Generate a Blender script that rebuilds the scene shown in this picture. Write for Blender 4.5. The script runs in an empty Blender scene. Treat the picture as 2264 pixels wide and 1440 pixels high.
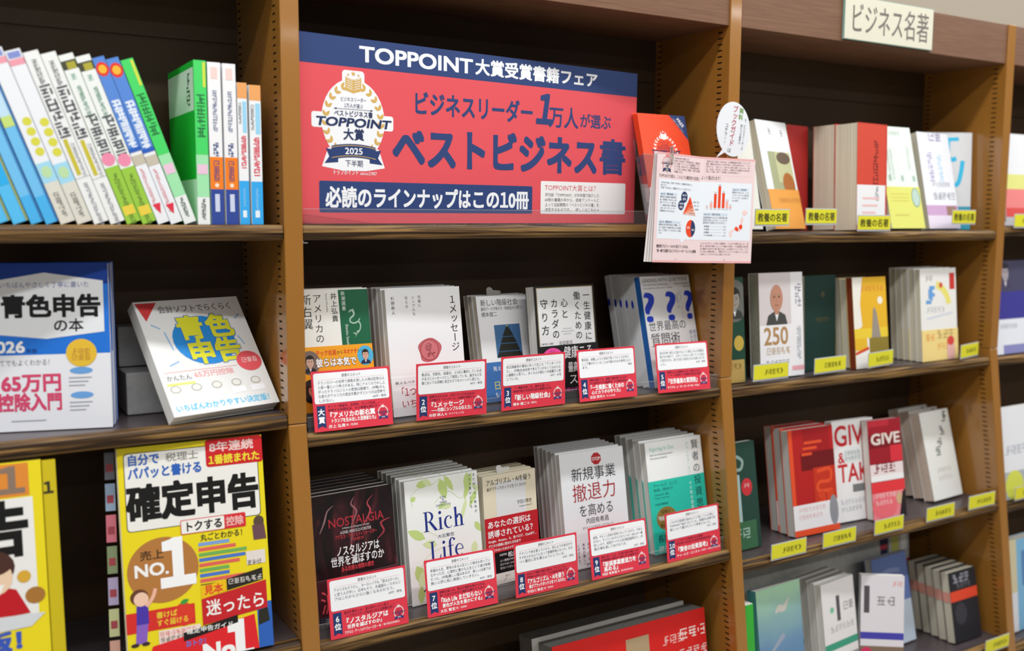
import bpy, math, random
from mathutils import Matrix, Vector
random.seed(7)
S = bpy.context.scene
COL = S.collection
R = math.radians

# ------------------------------------------------------------------ camera
cd = bpy.data.cameras.new('camera')
cam = bpy.data.objects.new('camera', cd)
COL.objects.link(cam)
YAW, PITCH, ROLL = R(30.93812), R(6.38387), R(0.21705)
fw = Vector((math.sin(YAW) * math.cos(PITCH), math.cos(YAW) * math.cos(PITCH), -math.sin(PITCH)))
rt = Vector((math.cos(YAW), -math.sin(YAW), 0))
up = rt.cross(fw)
r2 = rt * math.cos(ROLL) + up * math.sin(ROLL)
u2 = up * math.cos(ROLL) - rt * math.sin(ROLL)
M4 = Matrix((r2, u2, -fw)).transposed().to_4x4()
M4.translation = Vector((-0.428493, -1.287152, 1.5))
cam.matrix_world = M4
cd.sensor_width = 36.0
cd.lens = 2165.66 / 2264 * 36
cd.clip_start = 0.05
cd.dof.use_dof = True
cd.dof.focus_distance = 1.50
cd.dof.aperture_fstop = 2.6
S.camera = cam

# ------------------------------------------------------------------ world, light, exposure
w = bpy.data.worlds.new('shop_air')
S.world = w
w.use_nodes = True
w.node_tree.nodes['Background'].inputs[0].default_value = (0.97, 0.985, 1.0, 1)
w.node_tree.nodes['Background'].inputs[1].default_value = 0.11


def lamp(y, z, energy, length=7.0, wid=0.10, x=0.9):
    l = bpy.data.lights.new('tube_light', 'AREA')
    l.shape = 'RECTANGLE'
    l.size, l.size_y = length, wid
    l.energy = energy
    l.color = (0.96, 0.985, 1.0)
    o = bpy.data.objects.new('tube_light', l)
    o.location = (x, y, z)
    COL.objects.link(o)


lamp(-0.50, 2.66, 46)
lamp(-1.15, 2.66, 44)
lamp(-3.0, 2.66, 36)
lamp(-5.0, 2.66, 30)
S.view_settings.view_transform = 'Standard'
S.view_settings.look = 'None'
S.view_settings.gamma = 1
S.view_settings.use_curve_mapping = False
S.view_settings.exposure = 0.18


# ------------------------------------------------------------------ materials
def lin(h):
    h = h.lstrip('#')
    c = [int(h[i:i + 2], 16) / 255 for i in (0, 2, 4)]
    return tuple(x / 12.92 if x <= .04045 else ((x + .055) / 1.055) ** 2.4 for x in c) + (1,)


MATS = {}


def mat(name, col='#ffffff', rough=.45, spec=.5, setup=None, metal=0.0):
    if name in MATS:
        return MATS[name]
    m = bpy.data.materials.new(name)
    m.use_nodes = True
    b = m.node_tree.nodes['Principled BSDF']
    b.inputs['Base Color'].default_value = lin(col)
    b.inputs['Roughness'].default_value = rough
    b.inputs['Specular IOR Level'].default_value = spec
    b.inputs['Metallic'].default_value = metal
    if setup:
        setup(m.node_tree, b)
    MATS[name] = m
    return m


def ink(col):
    """printed ink or paper of one flat colour"""
    return mat('ink_' + col.lstrip('#').lower(), col, rough=.5, spec=.3)


def tex_chain(nt, scale, coords='Object', detail=4, kind='ShaderNodeTexNoise'):
    tc = nt.nodes.new('ShaderNodeTexCoord')
    mp = nt.nodes.new('ShaderNodeMapping')
    mp.inputs['Scale'].default_value = scale
    tx = nt.nodes.new(kind)
    nt.links.new(tc.outputs[coords], mp.inputs[0])
    nt.links.new(mp.outputs[0], tx.inputs['Vector'])
    if 'Detail' in tx.inputs:
        tx.inputs['Detail'].default_value = detail
    return tx


def ramp(nt, fac, stops):
    r = nt.nodes.new('ShaderNodeValToRGB')
    el = r.color_ramp.elements
    el[0].position, el[0].color = stops[0][0], lin(stops[0][1])
    el[1].position, el[1].color = stops[-1][0], lin(stops[-1][1])
    for p, c in stops[1:-1]:
        e = el.new(p)
        e.color = lin(c)
    nt.links.new(fac, r.inputs[0])
    return r


def set_wood(scale, stops, bump=.02):
    def f(nt, b):
        n = tex_chain(nt, scale, detail=6)
        n.inputs['Scale'].default_value = 1
        n.inputs['Distortion'].default_value = 1.2
        r = ramp(nt, n.outputs['Fac'], stops)
        nt.links.new(r.outputs[0], b.inputs['Base Color'])
        bp = nt.nodes.new('ShaderNodeBump')
        bp.inputs['Strength'].default_value = bump
        nt.links.new(n.outputs['Fac'], bp.inputs['Height'])
        nt.links.new(bp.outputs[0], b.inputs['Normal'])
    return f


def set_speck(scale, c0, c1, bump=0.0):
    def f(nt, b):
        n = tex_chain(nt, (scale,) * 3, detail=3)
        n.inputs['Scale'].default_value = 1
        r = ramp(nt, n.outputs['Fac'], [(.35, c0), (.65, c1)])
        nt.links.new(r.outputs[0], b.inputs['Base Color'])
        if bump:
            bp = nt.nodes.new('ShaderNodeBump')
            bp.inputs['Strength'].default_value = bump
            bp.inputs['Distance'].default_value = .001
            nt.links.new(n.outputs['Fac'], bp.inputs['Height'])
            nt.links.new(bp.outputs[0], b.inputs['Normal'])
    return f


PAINT = mat('tan_steel_paint', '#a06c2c', rough=.22, spec=.5, setup=set_speck(900, '#9c6929', '#a57030', .03))
_pb = PAINT.node_tree.nodes['Principled BSDF']
_pb.inputs['Coat Weight'].default_value = .8
_pb.inputs['Coat Roughness'].default_value = .07
BACKP = mat('brown_back_panel', '#43321f', rough=.5, spec=.3, setup=set_speck(6, '#483624', '#4e3c2a'))
FASC = mat('brown_laminate', '#7a5640', rough=.5, spec=.3, setup=set_wood((9, 60, 400), [(.3, '#6e4c38'), (.7, '#835f48')], .05))
NOSE = mat('walnut_nosing', '#5a4020', rough=.42, spec=.25, setup=set_wood((4, 90, 150), [(.30, '#1e140c'), (.42, '#3c2a1a'), (.50, '#62482a'), (.58, '#846439'), (.74, '#a5824c')], .05))
BOARD = mat('dark_shelf_board', '#4b4143', rough=.3, spec=.5, setup=set_speck(40, '#463d40', '#4f4648'))
BLACK = mat('slot_black', '#050505', rough=.9, spec=.1)
WALLM = mat('shop_wall_paint', '#b0a594', rough=.8, setup=set_speck(300, '#ada291', '#b3a897'))
FLOORM = mat('shop_floor_tile', '#b9b0a2', rough=.4, setup=set_speck(30, '#b0a798', '#c2b9ab'))
CEILM = mat('white_ceiling_board', '#efeeea', rough=.9, setup=set_speck(80, '#eceae6', '#f3f1ee'))
SEAMM = mat('bare_steel_edge', '#c9a468', rough=.4)


def set_pages(nt, b):
    n = tex_chain(nt, (3, 900, 3), detail=2)
    n.inputs['Scale'].default_value = 1
    r = ramp(nt, n.outputs['Fac'], [(.3, '#c9c6bd'), (.7, '#eceae4')])
    nt.links.new(r.outputs[0], b.inputs['Base Color'])


PAGES = mat('page_edges', '#e0ddd5', rough=.8, spec=.1, setup=set_pages)


def set_pages_cream(nt, b):
    n = tex_chain(nt, (3, 900, 3), detail=2)
    n.inputs['Scale'].default_value = 1
    r = ramp(nt, n.outputs['Fac'], [(.3, '#c8bfa6'), (.7, '#e9e2cf')])
    nt.links.new(r.outputs[0], b.inputs['Base Color'])


CREAM = mat('cream_page_edges', '#e0d8c2', rough=.8, spec=.1, setup=set_pages_cream)


def clear_mat(name, tint, haze, gloss):
    m = bpy.data.materials.new(name)
    m.use_nodes = True
    nt = m.node_tree
    nt.nodes.clear()
    out = nt.nodes.new('ShaderNodeOutputMaterial')
    tr = nt.nodes.new('ShaderNodeBsdfTransparent')
    tr.inputs[0].default_value = tint
    df = nt.nodes.new('ShaderNodeBsdfDiffuse')
    df.inputs[0].default_value = (.8, .8, .8, 1)
    gl = nt.nodes.new('ShaderNodeBsdfGlossy')
    gl.inputs['Roughness'].default_value = .08
    m1 = nt.nodes.new('ShaderNodeMixShader')
    m1.inputs[0].default_value = haze
    nt.links.new(tr.outputs[0], m1.inputs[1])
    nt.links.new(df.outputs[0], m1.inputs[2])
    fr = nt.nodes.new('ShaderNodeFresnel')
    fr.inputs[0].default_value = 1.45
    mu = nt.nodes.new('ShaderNodeMath')
    mu.operation = 'MULTIPLY'
    mu.inputs[1].default_value = gloss
    nt.links.new(fr.outputs[0], mu.inputs[0])
    m2 = nt.nodes.new('ShaderNodeMixShader')
    nt.links.new(mu.outputs[0], m2.inputs[0])
    nt.links.new(m1.outputs[0], m2.inputs[1])
    nt.links.new(gl.outputs[0], m2.inputs[2])
    nt.links.new(m2.outputs[0], out.inputs[0])
    MATS[name] = m
    return m


ACRYL = clear_mat('clear_acrylic', (.96, .96, .97, 1), .03, .6)
ACRYL_EDGE = clear_mat('acrylic_edge', (.8, .85, .85, 1), .35, .8)

# ------------------------------------------------------------------ lettering
_probe = bpy.data.curves.new('lettering_probe', 'FONT')
_pobj = bpy.data.objects.new('lettering_probe', _probe)
COL.objects.link(_pobj)
GL = {}


def raw_text(s, bold, res):
    _probe.body = s
    _probe.offset = bold
    _probe.resolution_u = res
    _probe.size = 1
    dg = bpy.context.evaluated_depsgraph_get()
    dg.update()
    me = bpy.data.meshes.new_from_object(_pobj.evaluated_get(dg))
    vs = [(v.co.x, v.co.y) for v in me.vertices]
    fs = [tuple(p.vertices) for p in me.polygons]
    bpy.data.meshes.remove(me)
    return vs, fs


_bar = max(v[0] for v in raw_text('|', 0, 1)[0])
_em = max(v[0] for v in raw_text('国|', 0, 1)[0]) - _bar


def glyph(ch, bold=0.0, res=2):
    k = (ch, bold, res)
    if k not in GL and ch == '1':
        vs, fs = raw_text('１', 0, res)
        x0 = min(v[0] for v in vs)
        GL[k] = ([((x - x0) / _em + .05, y / _em) for x, y in vs], fs)
        GL[(ch, 'adv')] = .10 + (max(v[0] for v in vs) - x0) / _em
    if k not in GL:
        vs, fs = raw_text(ch, bold, res) if ch.strip() else ([], [])
        if (ch, 'adv') not in GL:
            GL[(ch, 'adv')] = (max(v[0] for v in raw_text(ch + '|', 0, 1)[0]) - _bar) / _em
        GL[k] = ([(x / _em, y / _em) for x, y in vs], fs)
    return GL[k][0], GL[k][1], GL[(ch, 'adv')]


def heavy(b, res):
    """small shifts that overprint a letter to thicken its strokes"""
    if b <= 0:
        return [(0, 0)]
    if b < .012:
        return [(-b, 0), (b, 0)]
    q = b * .74
    if res < 3 or b < .025:
        return [(-q, -q), (q, -q), (-q, q), (q, q)]
    q = b * .86
    if b < .035:
        return [(i * q, j * q) for i in (-1, 0, 1) for j in (-1, 0, 1) if i or j]
    return [(i * q / 2, j * q / 2) for i in range(-2, 3) for j in range(-2, 3) if abs(i) == 2 or abs(j) == 2]


# ------------------------------------------------------------------ mesh builder
class MB:
    def __init__(self, default='#ffffff'):
        self.v, self.f, self.mi, self.mats = [], [], [], []
        self.T = Matrix.Identity(4)
        self.dz = 0.00012

    def push(self, M):
        self.st = getattr(self, 'st', []) + [self.T]
        self.T = self.T @ M

    def pop(self):
        self.T = self.st.pop()

    def off(self, layer):
        """print order inside one layer: later marks lie a hair nearer"""
        self.k = (getattr(self, 'k', -1) + 1) % 24
        return -layer * self.dz - self.k * .0000042

    def slot(self, m):
        if isinstance(m, str):
            m = ink(m)
        if m not in self.mats:
            self.mats.append(m)
        return self.mats.index(m)

    def add(self, vs, fs, m):
        o = len(self.v)
        k = self.slot(m)
        for p in vs:
            self.v.append(tuple(self.T @ Vector(p)))
        for f in fs:
            self.f.append(tuple(i + o for i in f))
            self.mi.append(k)

    def box(self, x0, x1, y0, y1, z0, z1, m):
        vs = [(x, y, z) for x in (x0, x1) for y in (y0, y1) for z in (z0, z1)]
        self.add(vs, [(0, 1, 3, 2), (4, 6, 7, 5), (0, 4, 5, 1), (2, 3, 7, 6), (0, 2, 6, 4), (1, 5, 7, 3)], m)

    # flat print in the x-z plane, layer 1 is nearest the face
    def poly(self, pts, m, layer=1):
        if sum(a[0] * b[1] - b[0] * a[1] for a, b in zip(pts, pts[1:] + pts[:1])) < 0:
            pts = pts[::-1]
        y = self.off(layer)
        self.add([(x, y, z) for x, z in pts], [tuple(range(len(pts)))], m)

    def rect(self, x0, z0, x1, z1, m, layer=1):
        self.poly([(x0, z0), (x1, z0), (x1, z1), (x0, z1)], m, layer)

    def rrect(self, x0, z0, x1, z1, r, m, layer=1):
        pts = []
        for cx, cz, a in ((x1 - r, z0 + r, -90), (x1 - r, z1 - r, 0), (x0 + r, z1 - r, 90), (x0 + r, z0 + r, 180)):
            for i in range(5):
                t = R(a + i * 22.5)
                pts.append((cx + r * math.cos(t), cz + r * math.sin(t)))
        self.poly(pts, m, layer)

    def ell(self, cx, cz, rx, rz, m, layer=1, n=28, a0=0, a1=360):
        pts = [(cx + rx * math.cos(R(a0 + (a1 - a0) * i / n)), cz + rz * math.sin(R(a0 + (a1 - a0) * i / n))) for i in range(n if a1 - a0 == 360 else n + 1)]
        if a1 - a0 != 360:
            pts.append((cx, cz))
        self.poly(pts, m, layer)

    def arc(self, cx, cz, rx, rz, ix, iz, m, layer=1, a0=0, a1=360, dx=0, n=24):
        o, i_ = [], []
        for k in range(n + 1):
            a = R(a0 + (a1 - a0) * k / n)
            o.append((cx + rx * math.cos(a), cz + rz * math.sin(a)))
            i_.append((cx + dx + ix * math.cos(a), cz + iz * math.sin(a)))
        y = self.off(layer)
        vs = [(x, y, z) for x, z in o + i_]
        s = 1 if a1 > a0 else -1
        fs = [(k, k + 1, n + 1 + k + 1, n + 1 + k)[::s] for k in range(n)]
        self.add(vs, fs, m)

    def stroke(self, pts, wd, m, layer=1):
        if len(pts) > 2:
            wl = list(wd) if isinstance(wd, (list, tuple)) else [wd] * len(pts)
            P = [pts[0]] + list(pts) + [pts[-1]]
            np_, nw = [], []
            for i in range(len(pts) - 1):
                a, b, c, d = P[i:i + 4]
                for k in range(5):
                    t = k / 5
                    np_.append(tuple(.5 * (2 * b[j] + (c[j] - a[j]) * t + (2 * a[j] - 5 * b[j] + 4 * c[j] - d[j]) * t * t + (3 * b[j] - a[j] - 3 * c[j] + d[j]) * t ** 3) for j in (0, 1)))
                    nw.append(wl[i] + (wl[i + 1] - wl[i]) * t)
            pts, wd = np_ + [pts[-1]], nw + [wl[-1]]
        n = len(pts)
        L, Rr = [], []
        for i, (x, z) in enumerate(pts):
            a, b = pts[max(i - 1, 0)], pts[min(i + 1, n - 1)]
            dx, dz = b[0] - a[0], b[1] - a[1]
            d = math.hypot(dx, dz) or 1
            ww = (wd[i] if isinstance(wd, (list, tuple)) else wd) / 2
            L.append((x - dz / d * ww, z + dx / d * ww))
            Rr.append((x + dz / d * ww, z - dx / d * ww))
        y = self.off(layer)
        vs = [(x, y, z) for x, z in Rr + L]
        self.add(vs, [(i, i + 1, n + i + 1, n + i) for i in range(n - 1)], m)

    def leaf(self, x, z, ln, wd, ang, m, layer=1):
        c, s = math.cos(R(ang)), math.sin(R(ang))
        prof = [(0, 0), (.25, .42), (.5, .5), (.75, .35), (1, 0), (.75, -.35), (.5, -.5), (.25, -.42)]
        self.poly([(x + c * a * ln - s * b * wd, z + s * a * ln + c * b * wd) for a, b in prof], m, layer)

    def put(self, ch, x, zb, sx, sz, m, layer, bold, res, rot=False, shear=0):
        vs, fs, adv = glyph(ch, 0, res)
        if not vs:
            return
        for i, (dx, dz) in enumerate(heavy(bold, res)):
            y = -layer * self.dz - i * .000002
            self.add([(x + (vx + dx) * sx + shear * vz * sz, y, zb + (vz + dz) * sz) for vx, vz in vs], fs, m)

    def text(self, s, x, zc, size, m, bold=0.0, al='l', width=None, layer=2, res=2, shear=0, space=0.0):
        advs = [glyph(c, 0, res)[2] + space for c in s]
        tot = sum(advs) * size
        sx = size if width is None else size * width / tot
        tot = sum(advs) * sx
        if al == 'c':
            x -= tot / 2
        elif al == 'r':
            x -= tot
        zb = zc - .37 * size
        for c, a in zip(s, advs):
            self.put(c, x + space * sx / 2, zb, sx, size, m, layer, bold, res, shear=shear)
            x += a * sx

    def vtext(self, s, xc, zt, size, m, bold=0.0, step=None, height=None, layer=2, res=2, wide=1.0):
        step = step or size * 1.02
        if height:
            step = (height - size) / max(1, len(s) - 1)
        z = zt
        for c in s:
            if c in 'ー―…(（)）「」『』=－~':
                vs, fs, adv = glyph(c, 0, res)
                for i, (dx, dz) in enumerate(heavy(bold, res)):
                    y = -layer * self.dz - i * .000002
                    self.add([(xc + (vz - .38 + dx) * size * wide, y, z - (vx + dz) * size) for vx, vz in vs], fs, m)
            else:
                adv = glyph(c, 0, res)[2]
                off = 0.0
                x = xc - adv * size * wide / 2
                if c in '、。':
                    x += .55 * size
                    off = .55 * size
                if c in 'ッャュョっゃゅょァィゥェォ':
                    x += .08 * size
                    off = .08 * size
                self.put(c, x, z - .87 * size + off, size * wide, size, m, layer, bold, res)
            z -= step

    def scrib(self, x, zc, size, n, m, vert=False, layer=2, seed=1, wt=.13, step=1.08):
        """dense little strokes standing for print too blurred to read"""
        rr = random.Random(seed)
        for i in range(n):
            cx = x if vert else x + (i + .5) * size * step
            cz = zc - (i + .5) * size * step if vert else zc
            h = size * .42
            wq = wt * .95
            nh = rr.choice((3, 4))
            for k in range(nh):
                zz = cz + h * (1 - 2 * k / (nh - 1))
                a, b = (1, 1) if rr.random() < .55 else ((.2, 1) if rr.random() < .5 else (1, .2))
                self.rect(cx - h * a, zz - wq * size / 2, cx + h * b, zz + wq * size / 2, m, layer)
            for k in range(2):
                xx = cx + h * (rr.uniform(-.9, -.1) if k == 0 else rr.uniform(.1, .9))
                self.rect(xx - wq * size / 2, cz - h * rr.uniform(.2, 1), xx + wq * size / 2, cz + h * rr.uniform(.4, 1.1), m, layer)

    def build(self, name, parent=None, bevel=0, seg=2, smooth=False):
        me = bpy.data.meshes.new(name)
        me.from_pydata(self.v, [], self.f)
        for m in self.mats:
            me.materials.append(m)
        me.polygons.foreach_set('material_index', self.mi)
        if smooth:
            me.polygons.foreach_set('use_smooth', [True] * len(me.polygons))
        me.update()
        o = bpy.data.objects.new(name, me)
        COL.objects.link(o)
        if parent:
            o.parent = parent
        if bevel:
            b = o.modifiers.new('soft_edge', 'BEVEL')
            b.width = bevel
            b.segments = seg
            b.limit_method = 'ANGLE'
        return o


def tag(o, label=None, cat=None, group=None, kind=None):
    if label:
        o['label'] = label
    if cat:
        o['category'] = cat
    if group:
        o['group'] = group
    if kind:
        o['kind'] = kind
    return o


def thing(name, label, cat, loc, tilt=0, yaw=0, group=None, roll=0):
    o = bpy.data.objects.new(name, None)
    o.empty_display_size = .02
    COL.objects.link(o)
    o.location = loc
    o.rotation_euler = (-R(tilt), R(roll), R(yaw))
    return tag(o, label, cat, group)


def dup(root, loc, label=None):
    r = root.copy()
    COL.objects.link(r)
    r.location = loc
    if label:
        r['label'] = label
    for ch in list(root.children):
        c = ch.copy()
        COL.objects.link(c)
        c.parent = r
        for g in list(ch.children):
            d = g.copy()
            COL.objects.link(d)
            d.parent = c
    return r


ORD = ['front', 'second', 'third', 'fourth', 'fifth', 'sixth', 'seventh', 'eighth']

# ================================================================== the room
PITCHX = 0.79
HW = 0.0129           # half width of an upright
ZT = 1.907            # top of the bookcase
ZS = 1.214            # seam where the lower uprights start to slope forward
SL = 0.128            # slope of the lower uprights


def fy(z):
    return 0.0 if z > ZS else -SL * (ZS - z)


m = MB(); m.box(-4, 7, .213, .30, 0, 2.72, WALLM); tag(m.build('wall_back'), kind='structure')
m = MB(); m.box(-4, 7, -8, .30, -.1, 0, FLOORM); tag(m.build('floor'), kind='structure')
m = MB(); m.box(-4, 7, -8, .30, 2.72, 2.8, CEILM); tag(m.build('ceiling'), kind='structure')

# ------------------------------------------------------------------ bookcase
case = thing('bookcase', 'long tan steel bookcase with slotted uprights along the shop wall', 'bookcase', (0, 0, 0))


def slots(mb, x, side, z0, z1, lower):
    # pairs of shelf-pin slots on one face of an upright; side -1 faces left
    n = int((z1 - z0) / .01028)
    e = .00025
    X = x + side * e
    for k in range(n):
        z = z0 + k * .01028
        for d in (.0245, .188):
            y = d + fy(z) - .0058
            a = [(X, y + .0006, z), (X, y + .0110, z), (X, y + .0118, z + .0011), (X, y + .0110, z + .0023), (X, y + .0006, z + .0023), (X, y - .0002, z + .0011)]
            mb.add(a, [(0, 1, 2, 3, 4, 5) if side > 0 else (5, 4, 3, 2, 1, 0)], BLACK)


for k in range(-1, 4):
    x = k * PITCHX
    mb = MB()
    mb.box(x - HW, x + HW, 0, .205, ZS + .0004, ZT, PAINT)
    for sd in (-1, 1):
        slots(mb, x + sd * HW, sd, ZS + .006, ZT - .055, False)
    mb.build('upright', case, bevel=.0012)
    mb = MB()
    yb = fy(0)
    vs = [(X, y, z) for X in (x - HW, x + HW) for y, z in ((0, ZS - .0004), (yb, 0), (.205, 0), (.205, ZS - .0004))]
    mb.add(vs, [(0, 3, 2, 1), (4, 5, 6, 7), (0, 1, 5, 4), (3, 7, 6, 2), (0, 4, 7, 3), (1, 2, 6, 5)], PAINT)
    for sd in (-1, 1):
        slots(mb, x + sd * HW, sd, .30, ZS - .022, True)
    mb.build('upright', case, bevel=.0022, seg=3)
for k in range(-1, 3):
    x0, x1 = k * PITCHX + HW, (k + 1) * PITCHX - HW
    mb = MB()
    mb.box(x0, x1, .200, .206, 0, 1.7475, BACKP)
    mb.box(x0, x1, .2035, .206, 1.7475, 1.7515, BACKP)
    mb.box(x0, x1, .200, .206, 1.7515, 1.828, BACKP)
    mb.build('back_panel', case)
    mb = MB()
    mb.box(x0, x1, .0035, .19, 1.826, ZT - .0005, FASC)
    mb.build('top_fascia', case, bevel=.0008)


# ------------------------------------------------------------------ shelves
def shelf(k, z, label, th=.021, dep=.197):
    x0, x1 = k * PITCHX + HW + .0006, (k + 1) * PITCHX - HW - .0006
    yf = fy(z) + .0015
    o = thing('shelf', label, 'shelf', (0, 0, 0), group='wood-edged shelves of the bookcase')
    mb = MB()
    mb.box(x0, x1, yf + .016, dep, z - th + .002, z - .0003, BOARD)
    mb.build('board', o)
    mb = MB()
    prof = [(.0165, 0), (.006, 0), (.003, -.0012), (.0008, -.005), (0, -th * .5), (.0008, -th + .005), (.003, -th + .0012), (.006, -th), (.0165, -th)]
    n = len(prof)
    vs = [(X, yf + a, z + b) for X in (x0, x1) for a, b in prof]
    fs = [(i, i + 1, n + i + 1, n + i) for i in range(n - 1)] + [tuple(range(n))[::-1], tuple(range(n, 2 * n)), (n - 1, 0, n, 2 * n - 1)]
    mb.add(vs, fs, NOSE)
    mb.build('nosing', o, bevel=.001, smooth=False)
    return o


SH = {}
for key, k, z, lab in [
    ('L1', -1, 1.4872, 'wood-edged shelf under the leaning row of spine-out study guides'),
    ('L2', -1, 1.2285, 'wood-edged shelf under the blue guide and the reclining yellow-lettered guide'),
    ('L3', -1, .9190, 'wood-edged shelf under the two big yellow magazines'),
    ('M1', 0, 1.4872, 'wood-edged shelf under the red award poster'),
    ('M2', 0, 1.1990, 'wood-edged shelf with the red comment cards for the grand prize to rank 5'),
    ('M3', 0, .9085, 'wood-edged shelf with the red comment cards for ranks 6 to 10'),
    ('M4', 0, .5900, 'wood-edged shelf under the grey blocks with the bright red front'),
    ('R1', 1, 1.4730, 'wood-edged shelf with yellow tags just under the brown fascia sign'),
    ('R2', 1, 1.1960, 'wood-edged shelf with yellow tags under the book marked 250'),
    ('R3', 1, .8790, 'wood-edged shelf with five yellow tags under the red and white books'),
    ('R4', 1, .5780, 'wood-edged shelf under the black book with an orange-red stripe'),
    ('E1', 2, 1.4800, 'wood-edged shelf end at the far right under a white book with a pink-red foot'),
    ('E2', 2, 1.1930, 'wood-edged shelf end at the far right under the purple book'),
    ('E3', 2, .8700, 'wood-edged shelf end at the far right under the white book with grey and yellow foot'),
    ('E4', 2, .5600, 'wood-edged shelf end at the far right under the cream and blue books')]:
    SH[key] = (z, shelf(k, z, lab))


# ------------------------------------------------------------------ clear guards along the middle shelves
def guard(z, x0, x1, tilt, lab):
    o = thing('shelf_guard', lab, 'shelf guard', (0, fy(z) + (.0055 if z > 1 else .0145), z + .0003), tilt, 0, 'clear guards along the middle shelves')
    mb = MB()
    mb.box(x0, x1, 0, .0012, 0, .0210, ACRYL)
    mb.build('lip', o, bevel=.0004)
    mb = MB()
    mb.box(x0, x1, -.0001, .0013, .0210, .02155, ACRYL_EDGE)
    mb.build('top_edge', o)
    return o


GX0, GX1 = HW + .003, PITCHX - HW - .003
guard(1.4872, GX0, .745, 1, 'clear acrylic guard strip in front of the red award poster')
guard(1.199, GX0, GX1, 6, 'clear acrylic guard strip behind the comment cards for the grand prize to rank 5')
guard(.9085, GX0, GX1, 8, 'clear acrylic guard strip behind the comment cards for ranks 6 to 10')
mb = MB(); mb.box(HW, .0205, .004, .03, 1.4620, 1.4630, mat('zinc_clip', '#c8c8c4', .3, metal=.6))
mb.box(HW, .0145, .004, .03, 1.4630, 1.4655, mat('zinc_clip'))
tag(mb.build('shelf_clip'), 'tiny zinc shelf clip under the left end of the shelf below the poster', 'clip')


# ------------------------------------------------------------------ award emblem (laurel ring, open book, banner)
def emblem(mb, cx, cz, s, back, leafc, txt, navy, banner, layer=2, small=False, body=None):
    """s is the half width of the lettering; the ring is about 0.8 s in radius"""
    if back:
        mb.ell(cx, cz + .02 * s, .80 * s, .92 * s, back, layer, 36)
        mb.rrect(cx - 1.04 * s, cz - .17 * s, cx + 1.03 * s, cz + .17 * s, .06 * s, back, layer)
        mb.rrect(cx - .28 * s, cz + .62 * s, cx + .28 * s, cz + 1.12 * s, .08 * s, back, layer)
        mb.poly([(cx - .80 * s, cz - 1.02 * s), (cx - .64 * s, cz - .60 * s), (cx + .64 * s, cz - .60 * s), (cx + .80 * s, cz - 1.02 * s), (cx + .3 * s, cz - 1.1 * s), (cx - .3 * s, cz - 1.1 * s)], back, layer)
    L = layer + 1
    for sd in (-1, 1):
        for i in range(10):
            a = 116 + i * 14.5
            x = .70 * s * math.cos(R(a))
            px, pz = cx + (x if sd < 0 else -x), cz + .80 * s * math.sin(R(a))
            for off in (-34, 34):
                aa = a - 90 + off
                mb.leaf(px, pz, .155 * s, .075 * s, aa if sd < 0 else 180 - aa, leafc, L)
    # open book
    mb.poly([(cx - .2 * s, cz + .98 * s), (cx, cz + .92 * s), (cx, cz + .62 * s), (cx - .2 * s, cz + .68 * s)], leafc, L)
    mb.poly([(cx + .2 * s, cz + .98 * s), (cx, cz + .92 * s), (cx, cz + .62 * s), (cx + .2 * s, cz + .68 * s)], leafc, L)
    if not small:
        for i in range(5):
            z = cz + (.70 + i * .05) * s
            for sd in (-1, 1):
                mb.stroke([(cx + sd * .17 * s, z + .05 * s), (cx + sd * .02 * s, z)], .012 * s, back or '#ffffff', L + 1)
    for dx, dz, q in ((0, 1.05, .07), (-.13, 1.02, .04), (.13, 1.02, .04)):
        pts = []
        for i in range(10):
            rr = q * s * (1 if i % 2 == 0 else .42)
            a = R(90 + 36 * i)
            pts.append((cx + dx * s + rr * math.cos(a), cz + dz * s + rr * math.sin(a)))
        mb.poly(pts, leafc, L)
    mb.text('ビジネスリーダー', cx, cz + .48 * s, .105 * s, txt, .0, 'c', .66 * s, L + 2)
    mb.text('1万人が選ぶ', cx, cz + .345 * s, .105 * s, txt, .0, 'c', .48 * s, L + 2)
    if not small:
        mb.rect(cx - .46 * s, cz + .262 * s, cx + .46 * s, cz + .270 * s, navy, L + 2)
        for sd in (-1, 1):
            mb.poly([(cx + sd * .50 * s, cz + .266 * s), (cx + sd * .43 * s, cz + .245 * s), (cx + sd * .43 * s, cz + .287 * s)], navy, L + 2)
    mb.text('ベストビジネス書', cx, cz + .165 * s, .145 * s, navy, .02, 'c', .98 * s, L + 2)
    mb.text('TOPPOINT', cx - .01 * s, cz - .02 * s, .27 * s, navy, .03, 'c', 1.9 * s, L + 2, 3, shear=.22)
    mb.text('大賞', cx, cz - .29 * s, .27 * s, navy, .025, 'c', .54 * s, L + 2, 3)
    # banner
    mb.poly([(cx - .74 * s, cz - .95 * s), (cx - .62 * s, cz - .80 * s), (cx - .70 * s, cz - .62 * s), (cx - .40 * s, cz - .66 * s), (cx - .40 * s, cz - .92 * s)], banner, L)
    mb.poly([(cx + .74 * s, cz - .95 * s), (cx + .62 * s, cz - .80 * s), (cx + .70 * s, cz - .62 * s), (cx + .40 * s, cz - .66 * s), (cx + .40 * s, cz - .92 * s)], banner, L)
    top = [(cx + s * t, cz + s * (-.50 - .06 * (t / .56) ** 2)) for t in [(-.56 + .112 * i) for i in range(11)]]
    bot = [(x, z - .30 * s) for x, z in top]
    mb.poly(top + bot[::-1], banner, L + 1)
    if not small:
        mb.stroke([(x, z - .035 * s) for x, z in top], .014 * s, leafc, L + 2)
        mb.stroke([(x, z + .035 * s) for x, z in bot], .014 * s, leafc, L + 2)
    mb.text('2025', cx, cz - .655 * s, .20 * s, '#ffffff' if banner != '#ffffff' else navy, .015, 'c', .46 * s, L + 2)
    mb.text('下半期', cx, cz - .935 * s, .165 * s, navy, .0, 'c', .46 * s, L + 2)


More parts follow.
